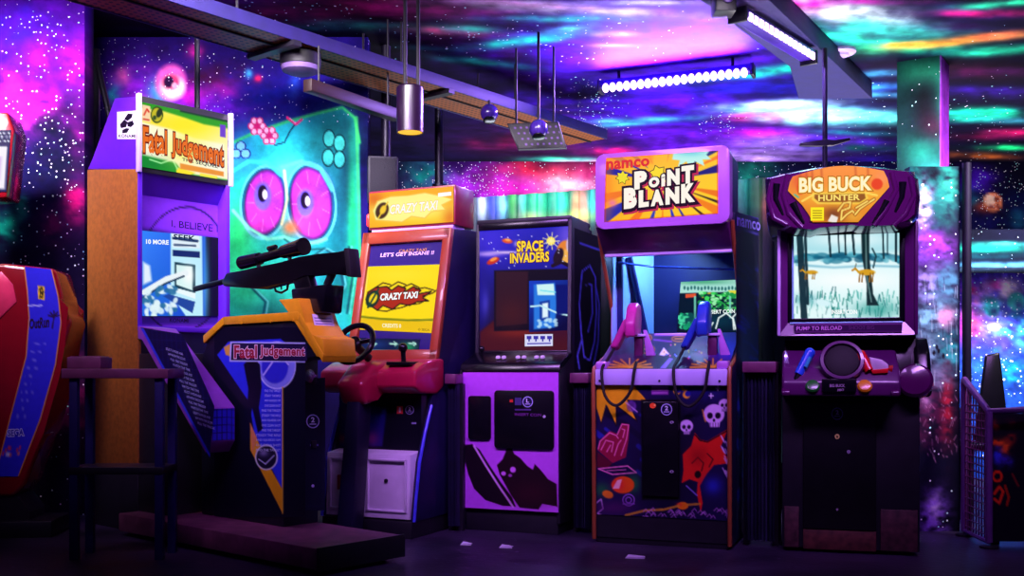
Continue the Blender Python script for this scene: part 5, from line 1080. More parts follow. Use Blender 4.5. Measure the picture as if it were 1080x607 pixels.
    for j in range(nv):
        s_ = j/(nv-1)*(len(Lb)-1); k = min(int(s_), len(Lb)-2); fr_ = s_-k
        (xa, ya), (xb, yb) = [(lerp(Q[k][0], Q[k+1][0], fr_), lerp(Q[k][1], Q[k+1][1], fr_)) for Q in (Lb, Rb)]
        for i_ in range(nu):
            u = i_/(nu-1); bow = -8*math.sin(math.pi*u)*(1-j/(nv-1)); G.append(a.on(lerp(xa, xb, u), lerp(ya, yb, u)+bow))
    P = a.points(np.array(G), nu, nv, (240, 150, 40), .006)
    P.grad((880, 176), (255, 150, 60), (880, 236), (225, 130, 20)); P.gauss(845, 190, 10, 10, (225, 70, 40), .7); P.gauss(930, 188, 8, 8, (255, 150, 90), .9); P.gauss(890, 208, 40, 10, (255, 200, 50), .9); P.gauss(880, 226, 14, 8, (120, 60, 20), .9); P.gauss(900, 228, 10, 6, (240, 180, 60), .7)
    for x in (843, 850, 856, 866, 902, 915): P.line([(x, 174), (x+1, 190)], 2.4, (190, 80, 30), .5, 2)
    P.ell(925, 194, 6, 6, (235, 70, 20), 0, 1.4); P.ell(844, 198, 4, 7, (235, 90, 30), 0, 1.4); P.line([(838, 205), (842, 208)], 2, (60, 190, 170), .8)
    P.poly([(857, 203), (913, 202), (916, 209), (909, 215), (862, 215), (856, 210)], (250, 205, 70), 1); P.poly([(859, 205), (912, 204), (913, 209), (907, 213), (864, 213), (859, 209)], (150, 90, 20), 1)
    P.line([(846, 212), (853, 208), (858, 205)], 2, (255, 220, 90)); P.line([(913, 203), (925, 206)], 2, (255, 220, 90))
    for g_, c_, l_ in ((.07, (150, 70, 10), 1), (.035, (255, 205, 60), 2), (0, (255, 244, 200), 3)):
        a.text('BIG BUCK', (843, 203), (919, 200.5), 15.5, 15, c_, l_, .03, 0, g_)
    a.text('HUNTER', (863, 212), (907, 211), 6.5, 6.5, (255, 225, 110), 2, .03)
    for pts in ([(884, 222), (890, 214), (897, 213), (896, 219), (888, 222), (887, 232), (893, 226), (899, 222), (902, 226)], [(902, 226), (907, 220), (914, 215), (922, 210)], [(903, 219), (915, 212)]):
        for w, c_ in ((3.6, (170, 90, 10)), (1.8, (255, 225, 110))): P.line(pts, w, c_, .95)
    a.poly([(855, 218.5), (869, 218.5), (869, 232.5), (855, 232.5)], (255, 235, 20), 3)
    for k in range(4): a.poly([(857, 221.5+k*2.6), (867, 221.5+k*2.6), (867, 222.5+k*2.6), (857, 222.5+k*2.6)], (150, 120, 10), 4)
    P.poly([(873, 233), (877, 226), (884, 229), (882, 236)], (240, 230, 220), 1.2)
    a.build('marquee', GLOW, hood)
    MB().prism([(-.03, 1.575), (-.03, 1.605), (.05, 1.61), (.05, 1.58)], sx0-.01, sx1+.03, .004).build('lamp_lip', mat('pale_cyan_edge', (150, 215, 235), .15), t)
    # control deck
    deck = MB().prism([(-.17, .765), (-.17, .83), (-.12, .90), (.06, .99), (.06, .765)], -h+.0, .215, .012, 3).build('control_deck', PP, t)
    v = T.fr(888, 380, -.14); ax = Vector((0, -.92, .38))
    MB().lathe([(.055, -.03), (.098, -.02), (.104, .0), (.098, .012), (.084, .014), (.078, -.01), (.05, -.016)], v, ax, 36).build('ring', PP, deck)
    MB().lathe([(.079, -.02), (.076, .004), (.06, .010), (.02, .013)], v, ax, 36).build('gun_well', RUBBER, deck)
    c0 = T.fr(885, 408, -.175)
    dsp = MB().box(c0.x-.078, c0.x+.078, -.185, -.16, .785, .848, .006).build('display_plate', BLACKGLOSS, deck)
    a = Art(T, (0, -.186, 0), (0, 1, 0)); a.text('BIG BUCK', (875, 408), (891, 408), 3.2, 3.2, (190, 160, 200), 1, .02); a.text('PRO', (883, 412.5), (890, 412), 2.6, 2.6, (190, 160, 200), 1, .02, .2); a.build('display_lettering', PRINT, dsp)
    for px, nm, col in ((857, 'green_button', (30, 130, 40)), (912, 'orange_button', (255, 160, 20))):
        v = T.fr(px, 407, -.165); MB().lathe([(.034, -.01), (.034, .006), (.027, .014), (.01, .017)], v, (0, -.85, .5), 24).build('button', mat(nm, col, .3, coat=.3), deck)
    for s_, xx in ((-1, -.30), (1, .19)): MB().prism([(-.18, .766), (-.185, .785), (-.10, .86), (.0, .90), (.0, .766)], xx-.02, xx+.02, .008).build('deck_end', GP, deck)
    # round cup on the right
    v = T.fr(965, 402, -.04)
    MB().lathe([(.055, -.10), (.082, -.02), (.082, .02), (.07, .035), (.03, .042)], v, (-.15, -.95, .25), 28).build('cup', GP, t)
    MB().prism([(.0, .76), (-.02, .80), (.06, .98), (.16, 1.05), (.5, 1.05), (.5, .76)], h-.02, h+.055, .02, 3).build('cup_housing', BLACKGLOSS, t)
    # lower front: coin door, lock, wood kick panel
    x0, x1 = T.fr(847, 500).x, T.fr(924, 500).x
    cdr = MB().box(x0, x1, -.014, .004, .115, .735, .006).build('coin_door', mat('coin_black', (16, 15, 20), .3), t)
    a = Art(T, (0, -.0145, 0), (0, 1, 0)); emblem(a, 883, 436, 6.2, 1); a.disc(883, 460, 2.6, 2.8, (230, 215, 120), 1, 14); a.disc(883, 460.3, 1, 1.2, (40, 30, 10), 2, 8); a.disc(895, 476, 2, 2, (140, 130, 160), 1, 12); a.disc(883, 537, 1.3, 1.3, (150, 140, 160), 1, 10)
    a.build('coin_markings', PRINT, cdr)
    WOOD = mat('kick_board', (84, 40, 36), .6, var=.5, scale=30)
    MB().box(x0, x1, -.008, .004, .015, .112, .003).build('kick_board', WOOD, t)
    for xa, xb in ((-h+.01, x0-.02), (x1+.02, h-.01)): MB().box(xa, xb, -.006, .004, .02, .22, .003).build('kick_board', mat('kick_board_dark', (70, 36, 44), .6, var=.5, scale=30), t)
    return T
BT = buck()
def buck_guns():
    t = thing('toy_shotgun', 'blue toy shotgun grip standing left of the round well on the hunting cabinet', 'light gun', BT, 'toy shotguns of the hunting game')
    a, b = BT.fr(844, 391, -.13), BT.fr(854, 372, -.10); d = (b-a).normalized()
    m = MB(); m.tube([a-d*.02, a, lerp(a, b, .35), lerp(a, b, .8), b], .021, 12, .026); m.ball(b, .026).build('grip', mat('blue_grip', (40, 90, 225), .25, coat=.5), t)
    MB().tube([lerp(a, b, .75)+Vector((.012, -.022, 0)), lerp(a, b, .2)+Vector((.015, -.024, 0))], .009, 8).build('slide', mat('cyan_slide', (50, 170, 200), .3), t)
    MB().tube([a-d*.015, a-d*.07], .016, 10).build('barrel', BLACKGLOSS, t)
    t = thing('toy_shotgun', 'red toy shotgun with white fore-end standing right of the round well', 'light gun', BT, 'toy shotguns of the hunting game')
    a, b = BT.fr(908, 374, -.11), BT.fr(917, 391, -.14)
    MB().tube([a, lerp(a, b, .3), lerp(a, b, .7), b], .024, 12, .022).ball(a, .024).build('grip', mat('red_grip', (240, 30, 40), .25, coat=.5), t)
    q = [BT.fr(x, y, -.135) for x, y in [(916, 376), (930, 379), (937, 384), (937, 389), (920, 391)]]
    MB().plate([(v.x, v.z) for v in q], -.15, -.10, .008).build('fore_end', mat('white_grip', (235, 215, 245), .35), t)
    q = [BT.fr(x, y, -.13) for x, y in [(918, 390), (937, 388), (936, 393), (920, 394)]]; MB().plate([(v.x, v.z) for v in q], -.155, -.09, .004).build('underside', mat('red_grip', (240, 30, 40), .25), t)
    v = BT.fr(941, 389, -.12); MB().tube([BT.fr(936, 388, -.12), v], .012, 10, .020).build('muzzle', mat('dark_red_tip', (190, 20, 30), .35), t)
buck_guns()
# ------------------------------------------------------------------ red racing cabinet at the left edge
def racer():
    D = 5.45; T = Frame(wp(30, 0, D).x, D, -8)
    t = thing('racing_seat_cabinet', 'glossy red racing cabinet with blue decorated stripe, cut off by the left picture edge', 'arcade cabinet', T)
    RED = mat('glossy_red', (140, 12, 28), .2, var=.06, coat=.7)
    loc = lambda pts, y=0.0: [(v.x, v.z) for v in (T.fr(px, py, y) for px, py in pts)]
    out = loc([(-60, 282), (4, 277), (58, 283), (66, 312), (67, 326), (76, 338), (68, 366), (62, 400), (46, 456), (26, 512), (14, 524), (-60, 524)])
    body = MB().plate(out, 0, .30, .025, 3).build('body', RED, t)
    MB().plate(loc([(-50, 300), (2, 286), (14, 300), (18, 318), (0, 336), (-50, 338)], -.0), -.006, .02, .006).build('window_panel', mat('pink_window', (255, 60, 110), .25, coat=.5), t)
    a = Art(T, (0, -.004, 0), (0, 1, 0)); Lb = [(25, 281), (28, 305), (30, 335), (27, 375), (14, 425), (-6, 502)]; Rb = [(55, 284), (62, 312), (65, 340), (59, 385), (43, 442), (20, 502)]
    nu, nv = 34, 110; G = []
    for j in range(nv):
        s_ = j/(nv-1)*(len(Lb)-1); k = min(int(s_), len(Lb)-2); f_ = s_-k
        L_ = (lerp(Lb[k][0], Lb[k+1][0], f_), lerp(Lb[k][1], Lb[k+1][1], f_)); R_ = (lerp(Rb[k][0], Rb[k+1][0], f_), lerp(Rb[k][1], Rb[k+1][1], f_))
        for i in range(nu): u = i/(nu-1); G.append(a.on(lerp(L_[0], R_[0], u), lerp(L_[1], R_[1], u)))
    P = a.points(np.array(G), nu, nv, (46, 40, 225), .003)
    P.line(Lb, 2.2, (240, 150, 40), .95); P.line(Rb, 2.2, (240, 150, 40), .95)
    P.poly([(40, 301), (47, 302), (47, 316), (40, 315)], (240, 200, 40)); P.line([(42, 314), (43, 309), (42, 305), (44, 303), (45, 306), (45, 311), (44, 314)], 1.4, (20, 14, 10)); P.line([(43, 309), (46, 308)], 1, (20, 14, 10))
    P.line([(28, 322), (44, 322)], 1.6, (200, 210, 255), .9)
    a.text('OutRun', (31, 347), (52, 345), 11, 12, (36, 10, 60), 1, .04)
    for k in range(5): tt = .3+k*.65; P.line([(57, 334), (57+6*math.cos(tt), 334-6*math.sin(tt))], 1.6, (36, 10, 60))
    P.line([(57, 334), (55, 346)], 1.4, (36, 10, 60))
    for k in range(10): y = 362+k*8.5; x = 34-k*1.9; P.line([(x, y), (x+14-(k % 3)*3, y+.6)], 1.2, (120, 120, 240), .8)
    for g_, c_, l_ in ((.09, (210, 210, 255), 1), (0, (40, 36, 190), 2)): a.text('SEGA', (8, 460), (25, 459), 7, 7, c_, l_, .03, 0, g_)
    P.line([(3, 478), (9, 472), (16, 476), (22, 471)], 1.6, (225, 60, 60)); P.line([(4, 480), (20, 478)], 1.2, (235, 120, 90)); P.ell(8, 479, 2, 2, (225, 225, 255), 0, .8)
    a.build('blue_stripe', PRINT, body)
    MB().plate(loc([(-60, 520), (16, 522), (30, 540), (30, 607), (-60, 607)]), .02, .28).build('seat_base', BLACK, t)
    sp = loc([(-60, 600), (60, 600)]); MB().box(sp[0][0], sp[1][0]-.02, -.02, .32, 0.0, .09, .01).build('base', BLACK, t)
    # tall display behind the seat, its marquee just inside the picture
    MB().plate(loc([(-90, 118), (8, 118), (15, 138), (7, 208), (-90, 212)], .2), .2, .42, .012).build('display_case', RED, t)
    a = Art(T, (0, .196, 0), (0, 1, 0)); P = a.sheet([(-60, 137), (11.5, 137), (6.5, 202), (-60, 204)], 40, 40, (24, 20, 90), depth=.003)
    for i in range(-10, 3):
        for j in range(3): P.ell(i*4.6+2*(j % 2), 140+j*4.4, 1.1, 1.1, (230, 235, 255), 0, .8)
    P.poly([(-60, 154), (8, 154), (5, 199), (-60, 199)], (245, 240, 250), 1); P.poly([(-60, 165), (2, 165), (0, 190), (-60, 190)], (215, 190, 235), 2)
    a.build('marquee', GLOW, t)
    xm = loc([(-50, 200)])[0][0]; MB().box(xm-.1, xm+.1, .24, .40, .0, 2.0, .01).build('display_post', BLACK, t)
racer()

# ------------------------------------------------------------------ ledge tables between the machines
TOPM = mat('plum_tabletop', (112, 52, 92), .4, var=.2); LEGM = mat('table_leg_blue', (38, 30, 100), .4, .3)
def side_table():
    x0, x1, d0, d1, H = -2.105, -1.605, 4.78, 5.02, .895
    t = thing('side_table', 'narrow dark plum table on square metal legs in front of the tall ochre cabinet', 'table', None, None, ((x0+x1)/2, (d0+d1)/2, 0))
    w, e = (x1-x0)/2, (d1-d0)/2
    MB().box(-w, w, -e, e, H-.045, H, .004).build('tabletop', TOPM, t)
    for sx in (-1, 1):
        for sy in (-1, 1): MB().box(sx*(w-.05)-.019, sx*(w-.05)+.019, sy*(e-.03)-.017, sy*(e-.03)+.017, 0, H-.045, .003).build('leg', LEGM, t)
    MB().box(-w+.03, w-.03, -e+.01, e-.01, .40, .435, .003).build('lower_shelf', BLACK, t)
    o = thing('wooden_block', 'small plum wooden block lying on the left end of the narrow table', 'block', None, None, (x0+.085, (d0+d1)/2, H))
    MB().box(-.08, .08, -.07, .07, 0.001, .055, .004).build('block_body', TOPM, o); MB().box(-.07, .07, -.06, .06, .055, .06, .002).build('block_lid', TOPM, o)
side_table()
def ledge_table(px0, px1, d, pyt, label, deg=22, dep=.3):
    x0, x1 = wp(px0, 0, d).x, wp(px1, 0, d).x; H = CZ-(pyt-HY)/F*d; w = (x1-x0)/2
    t = thing('ledge_table', label, 'table', Frame((x0+x1)/2, d, deg), 'drink ledges between the machines')
    MB().box(-w, w, -.0, dep, H-.055, H, .006).build('tabletop', TOPM, t)
    m = MB(); n = 40; pts0 = []; 
    for k in range(n+1):
        x = lerp(-w*.86, w*.86, k/n); pts0.append((x, .05+.018*math.sin(k*1.25)+.008*math.sin(k*2.9)))
    ring = pts0+[(x, y+.02) for x, y in reversed(pts0)]
    m.slab(ring, .03, H-.055); m.build('pleated_skirt', mat('navy_cloth', (22, 20, 62), .7, var=.3), t)
    for s_ in (-1, 1):
        for y in ((.09, dep-.04) if dep > .2 else (.075,)): MB().box(s_*w*.86-.015, s_*w*.86+.015, y, y+.03, 0, H-.055).build('leg', BLACK, t)
ledge_table(468, 481, 5.62, 394, 'plum ledge table between the orange driving cabinet and the violet-lit cabinet', 22, .10)
ledge_table(600, 621, 5.55, 393, 'narrow plum ledge table squeezed between the violet-lit cabinet and the comic-marquee cabinet')
ledge_table(783, 818, 5.12, 381, 'plum ledge table between the comic-marquee cabinet and the purple hunting cabinet', 19)

# ------------------------------------------------------------------ under the ceiling
def perforated(name):
    m, nt, p = new_mat(name); N = nt.nodes; L = nt.links
    tc = N.new('ShaderNodeTexCoord'); mp = N.new('ShaderNodeMapping'); L.new(tc.outputs['Object'], mp.inputs['Vector']); mp.inputs['Scale'].default_value = (24, 24, 0)
    fr_ = N.new('ShaderNodeVectorMath'); fr_.operation = 'FRACTION'; L.new(mp.outputs[0], fr_.inputs[0])
    sb = N.new('ShaderNodeVectorMath'); sb.operation = 'SUBTRACT'; L.new(fr_.outputs[0], sb.inputs[0]); sb.inputs[1].default_value = (.5, .5, 0)
    ln = N.new('ShaderNodeVectorMath'); ln.operation = 'LENGTH'; L.new(sb.outputs[0], ln.inputs[0])
    lt = N.new('ShaderNodeMath'); lt.operation = 'LESS_THAN'; lt.inputs[1].default_value = .27; L.new(ln.outputs['Value'], lt.inputs[0])
    mx = N.new('ShaderNodeMix'); mx.data_type = 'RGBA'; L.new(lt.outputs[0], mx.inputs['Factor'])
    mx.inputs['A'].default_value = (*lin((150, 80, 36)), 1); mx.inputs['B'].default_value = (*lin((20, 10, 12)), 1)
    L.new(mx.outputs['Result'], p.inputs['Base Color']); p.inputs['Roughness'].default_value = .45; p.inputs['Metallic'].default_value = .3
    return m
def tray():
    A = wz(150, -9, 2.85); B = wz(640, 146, 2.85); u = (B-A); u.z = 0; L = u.length; u.normalize(); v = Vector((-u.y, u.x, 0))
    fr = Frame(A.x, A.y, -math.degrees(math.atan2(u.y, u.x)), 2.85)
    t = thing('cable_tray', 'long perforated copper cable tray hung under the ceiling from the left corner', 'cable tray', fr)
    W_ = .41
    MB().box(-1.0, L, 0, W_, 0, .004).build('perforated_base', perforated('perforated_copper'), t)
    BL = mat('blue_flange', (28, 18, 84), .6, 0)
    for y in (0, W_): MB().box(-1.0, L, y-.006, y+.006, -.006, .075, .002).build('flange', BL, t)
    MB().box(-1.0, L, .16, .172, -.012, 0.0).build('seam', DARKMETAL, t)
    for x in (.6, 1.9, 3.1):
        if x < L:
            for y in (.02, W_-.02): MB().tube([(x, y, 0.0), (x, y, CEIL-2.85)], .008, 8).build('hanger_rod', DARKMETAL, t)
    MB().tube([(-1, .1, .03), (.8, .14, .03), (2, .1, .035), (L, .12, .03)], .018, 8).tube([(-1, .25, .03), (1.2, .28, .03), (L, .25, .03)], .014, 8).build('cables', RUBBER, t)
    for x in (1.0, 2.35): MB().box(x-.03, x+.03, -.02, W_+.02, -.035, -.006).build('cross_bar', BLACK, t)
tray()
def dome():
    p = wp(317, 64, 6.32)
    t = thing('dome_lamp', 'round dome lamp with pale lower half under the cable tray', 'lamp', None, None, (p.x, p.y, 2.85))
    MB().lathe([(.125, -.012), (.125, -.085), (.118, -.09)], (0, 0, 0), n=28).build('housing', mat('dark_dome', (8, 5, 18), .6), t)
    MB().lathe([(.120, -.088), (.112, -.115), (.08, -.130), (.02, -.136)], (0, 0, 0), n=28).build('diffuser', mat('pale_diffuser', (110, 84, 140), .6), t)
dome()
def wash_bar():
    a, b = wp(324, 91, 6.1), wp(419, 121, 6.83); d = (b-a); L = d.length; yaw = math.degrees(math.atan2(d.y, d.x))
    fr = Frame(a.x, a.y, -yaw, a.z)
    t = thing('wall_wash_bar', 'slim dark reddish lamp bar hanging below the tray in front of the teal mural', 'lamp', fr)
    MB().box(0, L, -.035, .035, -.03, .045, .006).build('housing', mat('reflection_tinted_bar', (30, 11, 12), .5, 0), t)  # warm reflection on the bar is put into its base colour
    MB().box(.03, L-.03, .036, .042, -.02, .02, .002).build('lens', mat('pink_lens', (255, 130, 120), .2, emit=.25), t)
    for x in (.1, L-.1): MB().tube([(x, 0, .045), (x, 0, (2.848 if x < .2 else CEIL)-a.z)], .007, 8).build('hanger_rod', DARKMETAL, t)
wash_bar()
def can():
    p = wp(432.5, 140, 6.35)
    t = thing('can_downlight', 'dark cylindrical pendant spotlight with glowing yellow mouth', 'lamp', None, None, (p.x, p.y, p.z))
    r = .084
    m = MB(); m.lathe([(r*.93, .012), (r*.93, 0), (r, 0), (r, .275), (r*.9, .285)], n=28); m.build('can_body', mat('violet_can', (26, 8, 34), .3, 0, coat=.1), t)
    MB().lathe([(r*.9, .004), (r*.9, .010)], n=28).build('lamp_mouth', mat('yellow_lamp', (255, 190, 30), .3, emit=1.0), t)
    for x in (-.03, .05): MB().tube([(x, 0, .28), (x, 0, CEIL-p.z)], .012, 8).build('hanger_rod', DARKMETAL, t)
    l = area('can_light', (0, 0, 0), (0, 0, -1), .1, .1, 6, (1, .62, .15), 90); l.parent = t; l.location = (0, 0, -.01); l.rotation_euler = (0, 0, 0)
can()
def spot(px, py, d, label):
    p = wp(px, py, d)
    t = thing('ball_spotlight', label, 'lamp', None, 'small round spotlights under the tray', (p.x, p.y, p.z))
    VI = mat('violet_ball', (60, 34, 130), .25, coat=.4)
    MB().ball((0, 0, 0), .065, 18).build('head', VI, t)
    MB().lathe([(.040, -.056), (.045, -.066), (.036, -.072)], (0, 0, 0), (0, .4, 1), 18).build('lens_ring', BLACKGLOSS, t)
    MB().tube([(0, 0, .06), (0, 0, (2.842 if py < 125 else CEIL)-p.z)], .010, 8).build('stem', DARKMETAL, t)
spot(516, 119, 7.4, 'small violet ball spotlight under the middle of the cable tray')
spot(568, 136, 7.0, 'small violet ball spotlight near the far end of the cable tray, before the perforated panel')
def dot_panel():
    c = wp(566, 143, 7.3); fr = Frame(c.x, c.y, 8, c.z)
    t = thing('perforated_panel', 'dark hanging panel with rows of small pale dots under the far ceiling', 'panel', fr)
    w, hh = .185, .095
    MB().plate([(-w-.03, hh), (w-.03, hh), (w+.03, -hh), (-w+.05, -hh)], 0, .05, .004).build('board', mat('panel_board', (12, 8, 26), .4), t)
    a = Art(fr, (0, -.002, -c.z*0), (0, 1, 0)); k = lambda x, z: (x, -.002, z)
    P = a.sheet([k(-w-.01, hh-.01), k(w-.04, hh-.01), k(w+.01, -hh+.01), k(-w+.06, -hh+.01)], 64, 34, (9, 6, 20), True, .001)
    for j in range(4):
        for i in range(8): X_, Y_ = fr.project([(-w+.05+i*.042+.08*(j/3)-.02, -.002, hh-.035-j*.04)]); P.ell(X_[0], Y_[0], 1.2, 1.1, (130, 80, 180), 0, .8)
    a.build('dotted_face', PRINT, t)
    for x in (-.15, .12): MB().tube([(x, .025, hh), (x, .025, CEIL-c.z)], .008, 8).build('hanger_rod', DARKMETAL, t)
dot_panel()
def uv_lamp(name, a, b, label, tilt, nseg, power, rects):
    """A black-light batten: housing, end caps, a row of lit lenses."""
    d = b-a; L = d.length; yaw = math.atan2(d.y, d.x); fr = Frame(a.x, a.y, -math.degrees(yaw), a.z)
    t = thing('blacklight_bar', label, 'lamp', fr, 'black-light battens')
    up = CEIL-a.z
    MB().box(-.03, L+.03, -.05, .06, -.005, .05, .008).build('housing', mat('violet_housing', (70, 30, 160), .35, .2), t)
    for x in (-.04, L+.015): MB().box(x, x+.025, -.055, .065, -.035, .055, .006).build('end_cap', BLACK, t)
    m = MB(); w = L/nseg
    for k in range(nseg):
        if rects: m.box((k+.15)*w, (k+.85)*w, -.056, -.040, -.018, .028, .003)
        else: m.ball(((k+.5)*w, -.045, -.012), (w*.47, .034, .036), 10)
    e = mat('uv_lens', (238, 205, 255), .3, var=.02, emit=2.2); m.build('lit_lenses', e, t)
    for x in (.12, L-.12): MB().tube([(x, 0, .045), (x, 0, up-.002)], .012, 8).build('bracket', DARKMETAL, t)
    l = area('batten_light', (0, 0, 0), (0, 0, -1), L, .06, power, (.42, .22, 1), 170); l.parent = t; l.location = (L/2, -.10, -.02); l.rotation_euler = (math.radians(tilt), 0, 0)
    return t
uv_lamp('uv', wz(637, 93, 3.08), wz(790, 76, 3.08), 'bright violet black-light bar with round lenses across the ceiling above the comic-marquee cabinet', -105, 20, 130, False)
uv_lamp('uv', wz(781, 19, 2.98), wz(852, 62, 2.98), 'violet black-light bar with square cells along the side of the hanging bulkhead', -40, 14, 26, True)
def cap():
    p = wz(765, 12, 2.98)
    t = thing('lamp_holder', 'dark square lamp holder box at the near end of the bulkhead bar', 'lamp holder', None, None, (p.x, p.y, p.z))
    MB().box(-.07, .05, -.07, .07, -.02, .14, .008).build('box_shell', BLACK, t); MB().lathe([(.035, 0), (.035, .012), (.02, .014)], (0, -.07, .06), (0, -1, 0), 16).build('socket_cap', mat('violet_cap', (120, 70, 190), .3), t)
cap()
def disc():
    p = wz(887, 53, CEIL)
    t = thing('ceiling_detector', 'small pale round detector on the ceiling right of the bulkhead', 'detector', None, None, (p.x, p.y, CEIL))
    MB().lathe([(.105, 0), (.105, -.018), (.09, -.03)], n=26).build('base_ring', mat('lilac_disc', (200, 170, 240), .4), t); MB().lathe([(.06, -.028), (.05, -.045), (.02, -.05)], n=22).build('cap', mat('lilac_disc', (200, 170, 240), .4), t)
disc()
def rod():
    p = wp(870, 172, 6.9)
    t = thing('hanging_rod', 'thin dark rod hanging from the bulkhead down behind the hunting cabinet', 'rod', None, None, (p.x, p.y, p.z-.25))
    MB().tube([(0, 0, 0), (0, 0, BZ-.002-p.z+.25)], .017, 10).build('shaft', mat('dark_pipe', (28, 22, 44), .4, .4), t)
    z = wp(870, 152, 6.9).z-p.z+.25
    MB().plate([(-.17, z+.005), (-.06, z+.02), (0, z+.03), (.06, z+.02), (.16, z+.04), (.17, z+.025), (.05, z-.012), (-.05, z-.015), (-.165, z-.012)], -.02, .02, .003).build('cross_bracket', mat('dark_pipe', (28, 22, 44), .4, .4), t)
rod()
def speaker():
    c = wp(404, 188, 6.8); fr = Frame(c.x, c.y, -10, c.z)
    t = thing('wall_speaker', 'dark box loudspeaker mounted high beside the teal mural', 'loudspeaker', fr)
    MB().box(-.10, .10, 0, .14, -.15, .15, .012).build('speaker_box', mat('speaker_box', (16, 10, 34), .6), t)
    MB().plate([(-.085, -.135), (.085, -.135), (.085, .135), (-.085, .135)], -.008, .002, .004).build('grille', mat('speaker_grille', (12, 8, 26), .8, bump=.3, scale=120), t)
    MB().plate([(-.09, -.145), (-.06, -.145), (-.06, -.12), (-.09, -.12)], -.012, -.006).build('badge', WHITEP, t)
    MB().box(-.09, -.03, .14, .31, -.03, .03).build('wall_bracket', DARKMETAL, t)
    MB().tube([(-.05, .06, -.15), (-.065, .05, -.4), (-.09, .05, -.75), (-.09, .25, -1.0)], .008, 8).build('cable', mat('pink_cable', (205, 60, 110), .4), t)
speaker()
def pipes():
    PI_ = mat('dark_pipe', (28, 22, 44), .4, .4)
    p = wp(101, 60, 6.75)
    t = thing('wall_pipe', 'dark vertical pipe with a raking arm on the left wall above the tall cabinet', 'pipe', None, None, (p.x, p.y, 0))
    MB().tube([(0, 0, 0), (0, 0, p.z+.05)], .028, 10).build('riser', PI_, t)
    q = wp(208, 40, 6.55); MB().tube([(0, 0, p.z), (q.x-p.x, q.y-p.y, q.z-p.z)], .02, 10).build('arm', PI_, t)
    MB().tube([(q.x-p.x, q.y-p.y, q.z-p.z-.02), (q.x-p.x, q.y-p.y, CEIL)], .018, 8).build('ceiling_stub', PI_, t)
    MB().lathe([(.045, 0), (.045, .06)], (0, 0, 1.9), n=14).build('coupling', PI_, t)
    for px, d, lab in ((407, 7.3, 'dark vertical pipe rising beside the wall loudspeaker'), (463, 8.2, 'dark vertical pipe behind the orange marquee of the driving cabinet')):
        p = wp(px, 200, d); t = thing('riser_pipe', lab, 'pipe', None, 'riser pipes behind the machines', (p.x, p.y, 0))
        MB().tube([(0, 0, 0), (0, 0, CEIL)], .035, 12).build('shaft', PI_, t)
        MB().lathe([(.055, 0), (.055, .08)], (0, 0, 2.3), n=14).build('coupling', PI_, t)
pipes()

# ------------------------------------------------------------------ right-hand side
def gate():
    x0 = 2.40; t = thing('mesh_railing', 'low violet metal railing with wire mesh infill beside the painted partition', 'railing', None, None, (x0, 5.15, 0))
    VM = mat('violet_metal', (120, 70, 150), .35, .4)
    o = lambda px, py, d: tuple(wp(px, py, d)-Vector((x0, 5.15, 0)))
    d0, d1 = 5.5, 5.12
    A, B = o(1017, 400, d0), o(1043, 434, d1); b0 = (A[0], A[1], .03); b1 = (B[0], B[1], .03)
    MB().tube([A, B, o(1095, 431, 5.12)], .018, 10).build('top_rail', VM, t)
    MB().tube([b1, B], .018, 10).build('post', VM, t); MB().tube([b0, A], .018, 10).build('post', VM, t)
    m = MB(); n = 11
    for k in range(n):
        for s_ in (0, 1):
            u = k/n; 
            p0 = Vector(b0)+(Vector(b1)-Vector(b0))*u; top = lerp(A[2], B[2], u)
    for k in range(9):
        u = (k+.5)/9; p = Vector(b0)+(Vector(b1)-Vector(b0))*u; m.tube([p, (p.x, p.y, lerp(A[2], B[2], u)-.02)], .004, 6)
    for k in range(18):
        z = .06+k*.038; m.tube([(b0[0], b0[1], z), (b1[0], b1[1], z)], .004, 6)
    m.build('wire_mesh', mat('violet_wire', (120, 40, 110), .4, .3), t)
    MB().tube([b0, b1], .012, 8).build('bottom_rail', VM, t)
    for q in (b0, b1): MB().lathe([(.045, -.03), (.045, -.02), (.02, -.015)], q, n=14).build('foot', DARKMETAL, t)
gate()
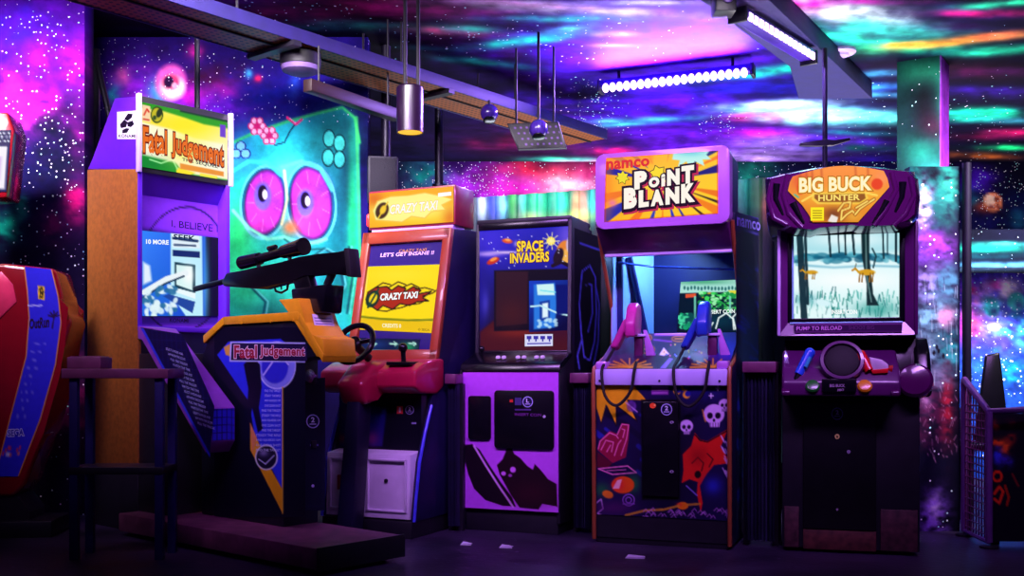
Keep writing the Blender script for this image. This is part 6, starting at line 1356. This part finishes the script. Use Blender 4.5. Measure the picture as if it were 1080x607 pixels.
def art_panel():
    fr = Frame(0, 0, 0); d = 5.2
    x0, x1 = wp(1047, 0, d).x, wp(1110, 0, d).x
    t = thing('painted_board', 'dark low board sprayed with orange and blue shapes at the right picture edge', 'board', Frame((x0+x1)/2, d, 0))
    fl = Frame((x0+x1)/2, d, 0); w = (x1-x0)/2; H = CZ-(436-HY)/F*d
    a = Art(fl, (0, 0, 0), (0, 1, 0)); P = a.sheet([(-w, 0, H), (w, 0, H), (w, 0, .02), (-w, 0, .02)], 60, 90, (14, 10, 26), True, .03)
    for g in [(1053, 466, 7, 4, (235, 70, 20), .95), (1060, 472, 6, 7, (240, 90, 30), .9), (1050, 448, 4, 5, (150, 30, 40), .8), (1052, 480, 5, 8, (50, 60, 220), .9), (1060, 486, 8, 6, (60, 40, 190), .8), (1066, 462, 5, 5, (160, 40, 30), .8), (1070, 446, 8, 6, (90, 20, 40), .6)]: P.gauss(*g[:5], g[5], 0, .8, .15)
    P.ring(1052, 502, 4.5, 5, 2.6, (230, 50, 20)); P.line([(1049, 520), (1054, 513), (1058, 518), (1054, 530), (1049, 526)], 3, (225, 50, 24)); P.line([(1060, 512), (1064, 524), (1062, 532)], 2.6, (170, 36, 20)); P.line([(1068, 500), (1074, 512)], 2.4, (110, 24, 30))
    a.build('board_face', PRINT, t)
    for x in (-w+.03, w-.03): MB().box(x-.02, x+.02, .03, .06, 0, H, .003).build('batten', BLACK, t)
art_panel()
def chair():
    p = wp(1046, 400, 6.1); t = thing('dark_chair', 'dark chair standing behind the violet railing', 'chair', Frame(p.x, p.y, 15))
    MB().solid([(-.10, -.02, .46), (.10, -.02, .46), (.10, .02, .46), (-.10, .02, .46)], [(-.03, .03, .98), (.05, .03, 1.0), (.05, .06, 1.0), (-.03, .06, .98)], .012, 3).build('backrest', BLACKGLOSS, t)
    MB().box(-.2, .2, -.42, .0, .44, .48, .015).build('seat', BLACKGLOSS, t)
    MB().tube([(-.17, -.05, .47), (-.17, -.05, .66), (-.17, -.34, .66)], .014, 8).build('armrest', DARKMETAL, t); MB().tube([(.17, -.05, .47), (.17, -.05, .66), (.17, -.34, .66)], .014, 8).build('armrest', DARKMETAL, t)
    for x in (-.17, .17):
        for y in (-.38, -.03): MB().tube([(x, y, .45), (x*1.1, y*1.05, 0)], .014, 8).build('leg', DARKMETAL, t)
chair()
# scraps on the floor
SCR = mat('paper_scrap', (215, 205, 235), .6)
for px, py, s_, lab in ((670, 588, .05, 'pale paper scrap lying on the floor before the comic-marquee cabinet'), (534, 577, .035, 'tiny pale paper scrap on the floor before the violet-lit cabinet'), (492, 574, .03, 'tiny pale paper scrap on the floor by the driving cabinet')):
    d = F*CZ/(py-HY); x = (px-CX)/F*d
    o = MB().solid([(-s_, -.02, 0.001), (s_*.8, -.03, 0.001), (s_, .025, 0.001), (-s_*.6, .03, 0.001)], [(-s_, -.02, .004), (s_*.8, -.03, .010), (s_, .025, .004), (-s_*.6, .03, .012)]).build('paper_scrap', SCR)
    o.location = (x, d, 0); tag(o, lab, 'paper scrap', 'paper scraps on the floor')
